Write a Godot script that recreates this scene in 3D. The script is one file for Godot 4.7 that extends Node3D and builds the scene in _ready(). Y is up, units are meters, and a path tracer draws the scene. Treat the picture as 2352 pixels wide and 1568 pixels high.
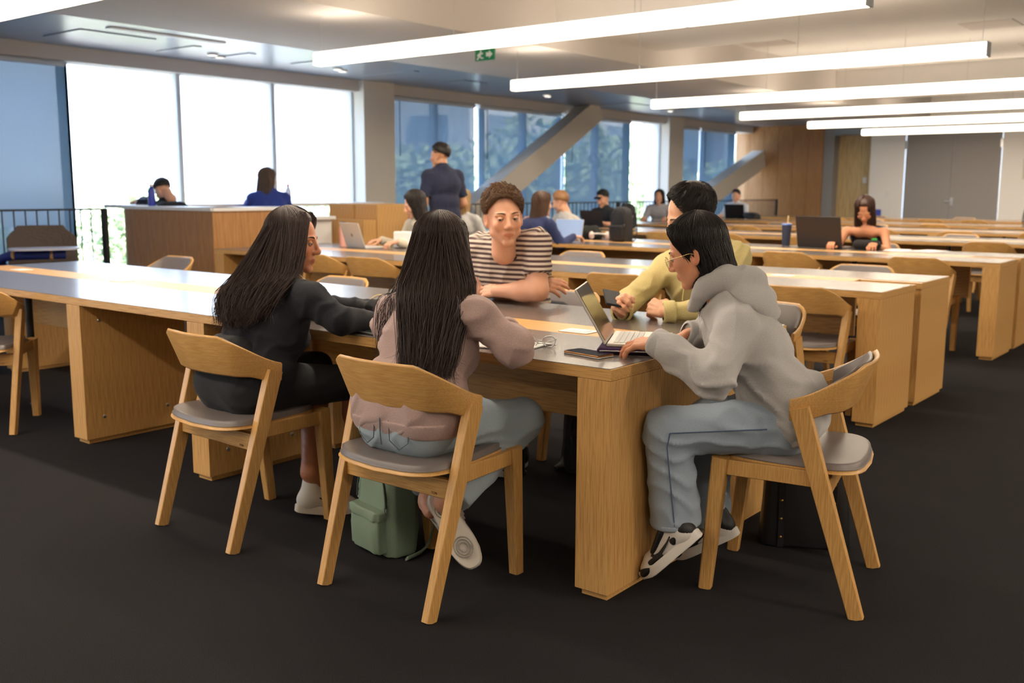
extends Node3D
# A library reading room: long oak study tables under linear pendants, windows along one side.

const ROWS := [-2.5, -5.35, -8.12, -11.1, -13.75, -16.4, -19.1]
var M := {}
var used_names := {}
var rng := RandomNumberGenerator.new()

# ------------------------------------------------------------------ mesh builder
class MB:
	var v := PackedVector3Array()
	var n := PackedVector3Array()
	var c := PackedColorArray()
	var t := PackedVector2Array()
	var i := PackedInt32Array()
	var col := Color(1, 1, 1)
	var xf := Transform3D.IDENTITY

	func vert(p: Vector3, nn: Vector3, uv := Vector2.ZERO) -> int:
		v.append(xf * p); n.append((xf.basis * nn).normalized()); c.append(col); t.append(uv)
		return v.size() - 1

	func tri(a: int, b: int, d: int) -> void:
		var g := (v[b] - v[a]).cross(v[d] - v[a])
		if g.dot(n[a] + n[b] + n[d]) > 0.0:
			i.append(a); i.append(d); i.append(b)
		else:
			i.append(a); i.append(b); i.append(d)

	# a box with chamfered edges, 44 triangles
	func box(ce: Vector3, size: Vector3, bev := 0.003, bs := Basis.IDENTITY) -> void:
		var h := size * 0.5
		bev = minf(bev, minf(h.x, minf(h.y, h.z)) * 0.9)
		var id := {}
		for ax in 3:
			for sg in [-1, 1]:
				var nn := Vector3.ZERO
				nn[ax] = sg
				var u := (ax + 1) % 3
				var w := (ax + 2) % 3
				for su in [-1, 1]:
					for sw in [-1, 1]:
						var p := Vector3.ZERO
						p[ax] = sg * h[ax]
						p[u] = su * (h[u] - bev)
						p[w] = sw * (h[w] - bev)
						var s3 := Vector3i.ZERO
						s3[ax] = sg; s3[u] = su; s3[w] = sw
						id[[ax, s3]] = vert(ce + bs * p, bs * nn, Vector2(p[u], p[w]))
				var f := []
				for q in [[-1, -1], [1, -1], [1, 1], [-1, 1]]:
					var s4 := Vector3i.ZERO
					s4[ax] = sg; s4[u] = q[0]; s4[w] = q[1]
					f.append(id[[ax, s4]])
				tri(f[0], f[1], f[2]); tri(f[0], f[2], f[3])
		for ax in 3:
			var u := (ax + 1) % 3
			var w := (ax + 2) % 3
			for su in [-1, 1]:
				for sw in [-1, 1]:
					var a := Vector3i.ZERO
					a[ax] = -1; a[u] = su; a[w] = sw
					var b := a
					b[ax] = 1
					tri(id[[u, a]], id[[u, b]], id[[w, b]]); tri(id[[u, a]], id[[w, b]], id[[w, a]])
		for sx in [-1, 1]:
			for sy in [-1, 1]:
				for sz in [-1, 1]:
					var s := Vector3i(sx, sy, sz)
					tri(id[[0, s]], id[[1, s]], id[[2, s]])

	# box between two corners
	func bx(a: Vector3, b: Vector3, bev := 0.003) -> void:
		box((a + b) * 0.5, (b - a).abs(), bev)

	# a bar with rectangular section between two points; w across `side`, d across the third axis, tapering to w1, d1
	func bar(a: Vector3, b: Vector3, side: Vector3, w0: float, d0: float, w1: float, d1: float, bev := 0.004) -> void:
		var y := (b - a).normalized()
		var x := (side - y * side.dot(y)).normalized()
		var z := x.cross(y)
		var rows := []
		for k in 2:
			var w := (w0 if k == 0 else w1) * 0.5
			var d := (d0 if k == 0 else d1) * 0.5
			var ce := a if k == 0 else b
			var r := PackedVector3Array()
			for q in [[-1, -1, 1, 0], [1, -1, -1, 0], [1, -1, 0, 1], [1, 1, 0, -1], [1, 1, -1, 0], [-1, 1, 1, 0], [-1, 1, 0, -1], [-1, -1, 0, 1]]:
				r.append(ce + x * (q[0] * w + q[2] * bev) + z * (q[1] * d + q[3] * bev))
			rows.append(r)
		var nrm := [-z, -z, x, x, z, z, -x, -x]
		var ids := []
		for k in 2:
			var q := []
			for j in 8:
				q.append(vert(rows[k][j], nrm[j]))
			ids.append(q)
		for j in 8:
			var j2 := (j + 1) % 8
			tri(ids[0][j], ids[0][j2], ids[1][j2]); tri(ids[0][j], ids[1][j2], ids[1][j])
		for k in 2:
			var cn := -y if k == 0 else y
			var m := vert(a if k == 0 else b, cn)
			var q := []
			for j in 8:
				q.append(vert(rows[k][j], cn))
			for j in 8:
				tri(m, q[j], q[(j + 1) % 8])

	# a smooth surface through rows of points; outwards is away from each row's middle when cu (rows are rings)
	func surf(rows: Array, cu := false, cap := false, flip := false, cv := false) -> void:
		var nr := rows.size()
		var nc: int = rows[0].size()
		var base := v.size()
		var acc := PackedVector3Array()
		acc.resize(nr * nc)
		var tris := PackedInt32Array()
		for r in (nr if cv else nr - 1):
			var r2 := (r + 1) % nr
			for k in (nc if cu else nc - 1):
				var k2 := (k + 1) % nc
				var a := r * nc + k
				var b := r * nc + k2
				var d := r2 * nc + k2
				var e := r2 * nc + k
				var A: Vector3 = rows[r][k]
				var B: Vector3 = rows[r][k2]
				var D: Vector3 = rows[r2][k2]
				var E: Vector3 = rows[r2][k]
				var g := (D - A).cross(E - B)
				if flip:
					g = -g
					tris.append_array(PackedInt32Array([a, b, d, a, d, e]))
				else:
					tris.append_array(PackedInt32Array([a, d, b, a, e, d]))
				acc[a] += g; acc[b] += g; acc[d] += g; acc[e] += g
		# stored order is clockwise seen from the side the normal points to
		for r in nr:
			for k in nc:
				vert(rows[r][k], acc[r * nc + k].normalized() if acc[r * nc + k].length() > 1e-12 else Vector3.UP, Vector2(float(k) / nc, float(r) / nr))
		for q in tris:
			i.append(base + q)
		if cap:
			for r in [0, nr - 1]:
				var m := Vector3.ZERO
				for p in rows[r]:
					m += p
				m /= nc
				var o := Vector3.ZERO
				var other: int = 1 if r == 0 else nr - 2
				for p in rows[other]:
					o += p
				o /= nc
				var cn := (m - o).normalized()
				var mi := vert(m, cn)
				var q := []
				for p in rows[r]:
					q.append(vert(p, cn))
				for k in (nc if cu else nc - 1):
					tri(mi, q[k], q[(k + 1) % nc])

	# a round tube along points
	func tube(pts: Array, rad, sides := 8, cap := true, flat := 1.0) -> void:
		var rows := []
		var up := Vector3.UP
		var prev := Vector3.ZERO
		for k in pts.size():
			var d: Vector3 = (pts[mini(k + 1, pts.size() - 1)] - pts[maxi(k - 1, 0)]).normalized()
			if k == 0:
				up = Vector3.UP if absf(d.y) < 0.9 else Vector3.RIGHT
			else:
				up = prev
			var x := up.cross(d).normalized()
			up = d.cross(x).normalized()
			prev = up
			var r: float = rad[k] if rad is Array or rad is PackedFloat32Array else rad
			var ring := PackedVector3Array()
			for s in sides:
				var an := TAU * s / sides
				ring.append(pts[k] + (x * cos(an) + up * sin(an) * flat) * r)
			rows.append(ring)
		surf(rows, true, cap, false)

	# a lathe about y: profile of Vector2(radius, height)
	func lathe(ce: Vector3, prof: Array, sides := 24, cap := true) -> void:
		var rows := []
		for p in prof:
			var ring := PackedVector3Array()
			for s in sides:
				var an := TAU * s / sides
				ring.append(ce + Vector3(cos(an) * p.x, p.y, sin(an) * p.x))
			rows.append(ring)
		surf(rows, true, cap, true)

	# an outline in the plane of x and y of bs, given thickness along its z
	func slab(poly: PackedVector2Array, th: float, bs := Basis.IDENTITY, at := Vector3.ZERO) -> void:
		var tr := Geometry2D.triangulate_polygon(poly)
		var hz := th * 0.5
		for sg in [-1.0, 1.0]:
			var base := v.size()
			for p in poly:
				vert(at + bs * Vector3(p.x, p.y, sg * hz), bs.z * sg, p)
			for k in range(0, tr.size(), 3):
				tri(base + tr[k], base + tr[k + 1], base + tr[k + 2])
		var m := poly.size()
		var area := 0.0
		for k in m:
			area += poly[k].cross(poly[(k + 1) % m])
		for k in m:
			var a := poly[k]
			var b := poly[(k + 1) % m]
			var e := (b - a).normalized()
			var nn := Vector2(e.y, -e.x) * signf(area)
			var n3 := bs * Vector3(nn.x, nn.y, 0)
			var q := [vert(at + bs * Vector3(a.x, a.y, -hz), n3), vert(at + bs * Vector3(b.x, b.y, -hz), n3), vert(at + bs * Vector3(b.x, b.y, hz), n3), vert(at + bs * Vector3(a.x, a.y, hz), n3)]
			tri(q[0], q[1], q[2]); tri(q[0], q[2], q[3])

	# an ellipsoid
	func ball(ce: Vector3, r: Vector3, bs := Basis.IDENTITY, nu := 14, nv := 10) -> void:
		var rows := []
		for a in nv + 1:
			var ph := PI * clampf(float(a) / nv, 0.002, 0.998) - PI / 2
			var ring := PackedVector3Array()
			for k in nu:
				var th := TAU * k / nu
				ring.append(ce + bs * Vector3(cos(th) * cos(ph) * r.x, sin(ph) * r.y, sin(th) * cos(ph) * r.z))
			rows.append(ring)
		surf(rows, true, false, true)

	func mesh() -> ArrayMesh:
		var m := ArrayMesh.new()
		var a := []
		a.resize(Mesh.ARRAY_MAX)
		a[Mesh.ARRAY_VERTEX] = v
		a[Mesh.ARRAY_NORMAL] = n
		a[Mesh.ARRAY_COLOR] = c
		a[Mesh.ARRAY_TEX_UV] = t
		a[Mesh.ARRAY_INDEX] = i
		m.add_surface_from_arrays(Mesh.PRIMITIVE_TRIANGLES, a)
		return m

# ------------------------------------------------------------------ nodes
func numbered(called: String) -> String:
	var k: int = used_names.get(called, 0)
	used_names[called] = k + 1
	return called if k == 0 else "%s_%03d" % [called, k]

func part(called: String, mb: MB, mat: Material, parent: Node3D, label := "") -> MeshInstance3D:
	return part_mesh(called, mb.mesh(), mat, parent, label)

func part_mesh(called: String, me: Mesh, mat: Material, parent: Node3D, label := "") -> MeshInstance3D:
	var o := MeshInstance3D.new()
	o.name = called
	o.mesh = me
	o.material_override = mat
	o.cast_shadow = GeometryInstance3D.SHADOW_CASTING_SETTING_ON
	parent.add_child(o, true)
	if label != "":
		o.set_meta("label", label)
	return o

func tag(o: Node3D, label: String, category: String, group := "") -> void:
	o.set_meta("label", label)
	o.set_meta("category", category)
	if group != "":
		o.set_meta("group", group)

func thing(called: String, label: String, category: String, at := Vector3.ZERO, turn := 0.0, group := "") -> Node3D:
	var o := Node3D.new()
	o.name = numbered(called)
	add_child(o)
	o.position = at
	o.rotation.y = turn
	tag(o, label, category, group)
	return o

func single(called: String, mb: MB, mat: Material, label: String, category: String, at := Vector3.ZERO, turn := 0.0, group := "") -> MeshInstance3D:
	var o := part_mesh(numbered(called), mb.mesh(), mat, self)
	o.position = at
	o.rotation.y = turn
	tag(o, label, category, group)
	return o

func struct(called: String, mb: MB, mat: Material, parent: Node3D = null) -> MeshInstance3D:
	var o := part(called if parent else numbered(called), mb, mat, parent if parent else self as Node3D)
	if parent == null:
		o.set_meta("kind", "structure")
	return o

func copy_of(o: Node3D, at: Vector3, turn: float, label := "", group := "") -> Node3D:
	var r: Node3D = o.duplicate()
	r.name = numbered(String(o.name).rstrip("0123456789").rstrip("_") if String(o.name).right(3).is_valid_int() else String(o.name))
	add_child(r)
	r.position = at
	r.rotation.y = turn
	if label != "":
		r.set_meta("label", label)
	if group != "":
		r.set_meta("group", group)
	return r

# ------------------------------------------------------------------ textures and materials
func noise_tex(seed_: int, size: int, freq: float, ramp: Gradient, octaves := 4, kind := FastNoiseLite.TYPE_SIMPLEX_SMOOTH) -> ImageTexture:
	var f := FastNoiseLite.new()
	f.seed = seed_
	f.noise_type = kind
	f.frequency = freq
	f.fractal_octaves = octaves
	var im := f.get_seamless_image(size, size)
	var out := Image.create(size, size, true, Image.FORMAT_RGB8)
	for y in size:
		for x in size:
			out.set_pixel(x, y, ramp.sample(im.get_pixel(x, y).r))
	out.generate_mipmaps()
	return ImageTexture.create_from_image(out)

func bump_tex(seed_: int, size: int, freq: float, strength: float, octaves := 3) -> ImageTexture:
	var f := FastNoiseLite.new()
	f.seed = seed_
	f.frequency = freq
	f.fractal_octaves = octaves
	var im := f.get_seamless_image(size, size)
	im.convert(Image.FORMAT_RGBA8)
	im.bump_map_to_normal_map(strength)
	return ImageTexture.create_from_image(im)

func ramp(a: Color, b: Color, m := -1.0, mid := Color.WHITE) -> Gradient:
	var g := Gradient.new()
	g.set_color(0, a)
	g.set_color(1, b)
	if m > 0.0:
		g.add_point(m, mid)
	return g

func mat(col: Color, rough := 0.6, metal := 0.0) -> StandardMaterial3D:
	var m := StandardMaterial3D.new()
	m.albedo_color = col
	m.roughness = rough
	m.metallic = metal
	m.vertex_color_use_as_albedo = false
	return m

func tex_mat(col: Color, tex: Texture2D, scale: Vector3, rough := 0.6, world := false) -> StandardMaterial3D:
	var m := mat(col, rough)
	m.albedo_texture = tex
	m.uv1_triplanar = true
	m.uv1_world_triplanar = world
	m.uv1_scale = scale
	return m

func with_bump(m: StandardMaterial3D, tex: Texture2D, amount: float) -> StandardMaterial3D:
	m.normal_enabled = true
	m.normal_texture = tex
	m.normal_scale = amount
	return m

func s8(r: int, g: int, b: int) -> Color:
	return Color(r / 255.0, g / 255.0, b / 255.0)

func make_materials() -> void:
	var grain := noise_tex(11, 512, 0.012, ramp(s8(205, 190, 170), Color(1, 1, 1), 0.45, s8(240, 232, 220)), 5)
	var grain2 := noise_tex(12, 512, 0.02, ramp(s8(214, 200, 182), Color(1, 1, 1)), 4)
	var speck := noise_tex(13, 512, 0.11, ramp(s8(120, 118, 118), Color(1, 1, 1)), 3)
	var speck2 := noise_tex(14, 512, 0.05, ramp(s8(205, 205, 205), Color(1, 1, 1)), 4)
	var weave_n := bump_tex(15, 256, 0.16, 6.0)
	var fold_n := bump_tex(16, 256, 0.02, 8.0)
	var oak := s8(222, 177, 112)
	M.oak_x = tex_mat(oak, grain, Vector3(0.9, 20, 20), 0.42)
	M.oak_y = tex_mat(oak, grain, Vector3(20, 0.9, 20), 0.42)
	M.oak_z = tex_mat(oak, grain, Vector3(20, 20, 0.9), 0.42)
	M.oak_back = tex_mat(s8(226, 180, 112), grain2, Vector3(0.9, 14, 14), 0.38)
	M.oak_leg = tex_mat(s8(226, 180, 112), grain2, Vector3(14, 0.9, 14), 0.4)
	M.wall_oak = tex_mat(s8(190, 142, 92), grain2, Vector3(3.5, 0.25, 3.5), 0.5)
	M.laminate = tex_mat(s8(112, 104, 100), speck2, Vector3(4, 4, 4), 0.22)
	M.pad = with_bump(mat(s8(116, 108, 106), 0.40), weave_n, 0.12)
	M.pad.uv1_triplanar = true
	M.pad.uv1_scale = Vector3(9, 9, 9)
	M.piping = mat(s8(172, 166, 160), 0.45)
	M.carpet = with_bump(tex_mat(s8(60, 59, 62), speck, Vector3(6, 6, 6), 1.0, true), weave_n, 0.35)
	M.carpet.metallic_specular = 0.2
	M.plaster = mat(s8(228, 225, 221), 0.9)
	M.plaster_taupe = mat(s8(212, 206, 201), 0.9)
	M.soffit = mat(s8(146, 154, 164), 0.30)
	M.white = mat(s8(246, 244, 240), 0.55)
	M.bright_white = mat(s8(240, 240, 240), 0.4)
	M.column = mat(s8(224, 218, 208), 0.8)
	M.black_steel = mat(s8(26, 27, 32), 0.4)
	M.rail = mat(s8(40, 42, 46), 0.5)
	M.steel = mat(s8(200, 200, 200), 0.28, 1.0)
	M.door = mat(s8(154, 151, 149), 0.55)
	M.cream = tex_mat(s8(226, 205, 160), grain, Vector3(3, 0.25, 3), 0.6)
	M.glass = mat(Color(0.9, 0.96, 1.0, 0.06), 0.03)
	M.glass.transparency = BaseMaterial3D.TRANSPARENCY_ALPHA
	M.blind = tex_mat(Color(0.54, 0.68, 0.80, 0.965), speck2, Vector3(6, 6, 6), 0.9)
	M.blind.backlight_enabled = true
	M.blind.backlight = Color(0.40, 0.45, 0.49)
	M.blind.transparency = BaseMaterial3D.TRANSPARENCY_ALPHA
	M.mullion = mat(s8(210, 216, 224), 0.5)
	M.diffuser = mat(s8(250, 246, 238), 0.5)
	M.diffuser.emission_enabled = true
	M.diffuser.emission = Color(1.0, 0.94, 0.84)
	M.diffuser.emission_energy_multiplier = 5.0
	M.spot_lens = mat(s8(250, 250, 245), 0.3)
	M.spot_lens.emission_enabled = true
	M.spot_lens.emission = Color(1.0, 0.96, 0.88)
	M.spot_lens.emission_energy_multiplier = 6.0
	M.sign_green = mat(s8(18, 140, 92), 0.4)
	M.sign_white = mat(s8(240, 244, 240), 0.4)
	M.black = mat(s8(20, 20, 22), 0.6)
	M.navy = mat(s8(30, 40, 84), 0.7)
	M.blue = mat(s8(30, 60, 160), 0.5)
	M.taupe_fabric = with_bump(mat(s8(92, 82, 76), 0.85), weave_n, 0.3)
	M.facade = mat(s8(226, 228, 230), 0.8)
	M.facade_brick = mat(s8(104, 102, 108), 0.85)
	M.facade_glass = mat(s8(150, 166, 184), 0.3)
	M.leaf = mat(s8(158, 178, 140), 0.8)
	M.asphalt = mat(s8(150, 150, 150), 0.95)
	M.hair_black = mat(s8(36, 30, 29), 0.46)
	M.hair_dark = mat(s8(60, 45, 41), 0.48)
	M.hair_brown = mat(s8(104, 76, 52), 0.45)
	M.hair_blonde = mat(s8(190, 156, 104), 0.45)
	var im := Image.create(8, 128, true, Image.FORMAT_RGB8)
	for y in 128:
		for x in 8:
			var w := fmod(y / 128.0, 0.5) * 2.0
			im.set_pixel(x, y, s8(82, 62, 64) if w < 0.50 else s8(206, 192, 178))
	im.generate_mipmaps()
	M.stripes = mat(Color.WHITE, 0.92)
	M.stripes.albedo_texture = ImageTexture.create_from_image(im)
	M.stripes.uv1_triplanar = true
	M.stripes.uv1_scale = Vector3(22, 22, 22)
	M.stripes.uv1_triplanar_sharpness = 4.0
	M.navy_blue = mat(s8(28, 44, 120), 0.6)
	M.eye_white = mat(s8(178, 170, 164), 0.2)
	M.iris = mat(s8(64, 44, 30), 0.12)
	M.weave_n = weave_n
	M.fold_n = fold_n
	M.speck = speck
	M.speck2 = speck2
const POSE := {
	"grey": {"head": Vector3(-1.568, 1.069, -2.975), "neck": Vector3(-1.478, 0.939, -3.020), "chest": Vector3(-1.376, 0.766, -2.990), "waist": Vector3(-1.287, 0.648, -2.986), "shL": Vector3(-1.355, 0.852, -2.843), "shR": Vector3(-1.557, 0.829, -3.130), "elL": Vector3(-1.339, 0.719, -2.675), "wrL": Vector3(-1.549, 0.800, -2.705), "elR": Vector3(-1.460, 0.710, -3.270), "wrR": Vector3(-1.618, 0.787, -3.035), "hipL": Vector3(-1.232, 0.549, -2.906), "hipR": Vector3(-1.300, 0.534, -3.133), "kneeL": Vector3(-1.515, 0.523, -2.717), "ankL": Vector3(-1.498, 0.212, -2.760), "toeL": Vector3(-1.555, 0.045, -2.721), "kneeR": Vector3(-1.505, 0.510, -2.990), "ankR": Vector3(-1.500, 0.150, -2.970), "toeR": Vector3(-1.545, 0.045, -2.940)},
	"pink": {"head": Vector3(-2.254, 1.067, -2.473), "neck": Vector3(-2.232, 0.943, -2.401), "chest": Vector3(-2.192, 0.762, -2.346), "waist": Vector3(-2.174, 0.630, -2.283), "shL": Vector3(-2.406, 0.857, -2.402), "shR": Vector3(-1.998, 0.879, -2.367), "elL": Vector3(-2.500, 0.790, -2.460), "wrL": Vector3(-2.340, 0.800, -2.680), "elR": Vector3(-1.891, 0.789, -2.408), "wrR": Vector3(-2.070, 0.805, -2.600), "hipL": Vector3(-2.280, 0.550, -2.250), "hipR": Vector3(-2.070, 0.550, -2.250), "kneeL": Vector3(-2.320, 0.500, -2.620), "kneeR": Vector3(-2.000, 0.510, -2.600), "ankL": Vector3(-2.224, 0.235, -2.373), "toeL": Vector3(-2.126, 0.164, -2.281), "ankR": Vector3(-2.065, 0.291, -2.277), "toeR": Vector3(-2.141, 0.030, -2.470)},
	"black": {"head": Vector3(-3.047, 1.070, -2.505), "neck": Vector3(-3.057, 0.934, -2.419), "chest": Vector3(-3.032, 0.726, -2.346), "waist": Vector3(-3.012, 0.587, -2.284), "shL": Vector3(-3.222, 0.803, -2.392), "shR": Vector3(-2.836, 0.868, -2.400), "elL": Vector3(-3.200, 0.800, -2.660), "wrL": Vector3(-3.092, 0.774, -2.940), "elR": Vector3(-2.731, 0.800, -2.443), "wrR": Vector3(-2.777, 0.767, -2.684), "hipL": Vector3(-3.180, 0.550, -2.250), "hipR": Vector3(-2.980, 0.550, -2.250), "kneeL": Vector3(-3.120, 0.550, -2.660), "kneeR": Vector3(-2.880, 0.520, -2.640), "ankL": Vector3(-2.957, 0.176, -2.479), "toeL": Vector3(-2.935, 0.030, -2.551), "ankR": Vector3(-2.948, 0.133, -2.761), "toeR": Vector3(-2.980, 0.030, -2.896)},
	"stripe": {"head": Vector3(-2.873, 1.145, -3.584), "neck": Vector3(-2.923, 0.996, -3.670), "chest": Vector3(-2.966, 0.879, -3.768), "waist": Vector3(-3.013, 0.696, -3.889), "shL": Vector3(-2.782, 1.032, -3.711), "shR": Vector3(-3.148, 0.997, -3.725), "elL": Vector3(-2.742, 0.811, -3.673), "elR": Vector3(-3.131, 0.792, -3.750), "wrL": Vector3(-2.969, 0.798, -3.647), "wrR": Vector3(-2.839, 0.825, -3.754), "hipL": Vector3(-2.830, 0.540, -4.020), "hipR": Vector3(-3.050, 0.540, -4.020), "kneeL": Vector3(-2.720, 0.500, -3.600), "kneeR": Vector3(-3.050, 0.500, -3.600), "ankL": Vector3(-2.750, 0.100, -3.550), "ankR": Vector3(-2.980, 0.100, -3.500), "toeL": Vector3(-2.720, 0.035, -3.400), "toeR": Vector3(-2.980, 0.035, -3.360)},
	"yellow": {"head": Vector3(-2.055, 1.157, -3.831), "neck": Vector3(-2.020, 1.006, -3.920), "chest": Vector3(-2.034, 0.858, -3.983), "waist": Vector3(-2.025, 0.703, -4.089), "shR": Vector3(-2.206, 0.931, -3.913), "shL": Vector3(-1.864, 0.992, -3.886), "elR": Vector3(-2.272, 0.797, -3.706), "wrR": Vector3(-2.187, 0.773, -3.511), "elL": Vector3(-1.851, 0.791, -3.677), "wrL": Vector3(-2.003, 0.783, -3.555), "hipR": Vector3(-2.060, 0.540, -4.220), "hipL": Vector3(-1.850, 0.540, -4.200), "kneeR": Vector3(-2.050, 0.500, -3.850), "kneeL": Vector3(-1.800, 0.500, -3.850), "ankR": Vector3(-2.030, 0.100, -3.800), "ankL": Vector3(-1.800, 0.100, -3.800), "toeR": Vector3(-2.030, 0.035, -3.660), "toeL": Vector3(-1.790, 0.035, -3.660)},
}
const HAIR_PINK := [[-2.224, 1.033, -2.438, 0.101, 0.088, 0.000], [-2.165, 0.976, -2.357, 0.120, 0.072, 0.000], [-2.110, 0.909, -2.285, 0.109, 0.050, 0.000], [-2.083, 0.834, -2.239, 0.086, 0.036, 0.000], [-2.069, 0.764, -2.211, 0.072, 0.028, 0.000], [-2.062, 0.716, -2.195, 0.056, 0.018, 0.000]]
const HAIR_BLACK := [[-3.054, 1.040, -2.454, 0.096, 0.090, 0.000], [-3.032, 0.968, -2.368, 0.121, 0.080, 0.010], [-3.013, 0.916, -2.295, 0.125, 0.065, 0.020], [-2.997, 0.861, -2.246, 0.102, 0.045, 0.020], [-2.988, 0.817, -2.218, 0.070, 0.025, 0.020]]

# ------------------------------------------------------------------ camera, sky, lights
func stage() -> void:
	var cam := Camera3D.new()
	cam.name = "camera"
	add_child(cam)
	cam.position = Vector3(0, 1.275, 0)
	cam.rotation_order = EULER_ORDER_YXZ
	cam.rotation_degrees = Vector3(-8.69, 38.24, 0.21)
	cam.keep_aspect = Camera3D.KEEP_HEIGHT
	cam.near = 0.05
	cam.far = 400.0
	var at := CameraAttributesPhysical.new()
	at.frustum_focal_length = 35.05
	at.frustum_focus_distance = 2.95
	at.exposure_aperture = 3.8
	cam.attributes = at
	cam.fov = 37.8
	cam.current = true
	var env := Environment.new()
	env.background_mode = Environment.BG_SKY
	var sky := Sky.new()
	var sm := ProceduralSkyMaterial.new()
	sm.sky_top_color = Color(0.62, 0.78, 0.98)
	sm.sky_horizon_color = Color(0.88, 0.94, 1.0)
	sm.ground_horizon_color = Color(0.80, 0.84, 0.88)
	sm.ground_bottom_color = Color(0.5, 0.52, 0.54)
	sm.sky_curve = 0.2
	sm.energy_multiplier = 1.0
	sky.sky_material = sm
	env.sky = sky
	env.background_energy_multiplier = 11.0
	env.tonemap_mode = Environment.TONE_MAPPER_LINEAR
	env.tonemap_exposure = 0.86
	env.sdfgi_enabled = true
	env.ssao_enabled = true
	env.ssil_enabled = true
	var we := WorldEnvironment.new()
	we.environment = env
	add_child(we)
	# the sun stands behind the building, high over the roof, and lights the street outside
	var sun := DirectionalLight3D.new()
	sun.name = "sun"
	sun.light_color = Color(1.0, 0.97, 0.92)
	sun.light_energy = 20.0
	sun.light_angular_distance = 0.6
	sun.shadow_enabled = true
	add_child(sun)
	sun.look_at_from_position(Vector3(20, 30, -4), Vector3(0, 0, -10))

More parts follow.
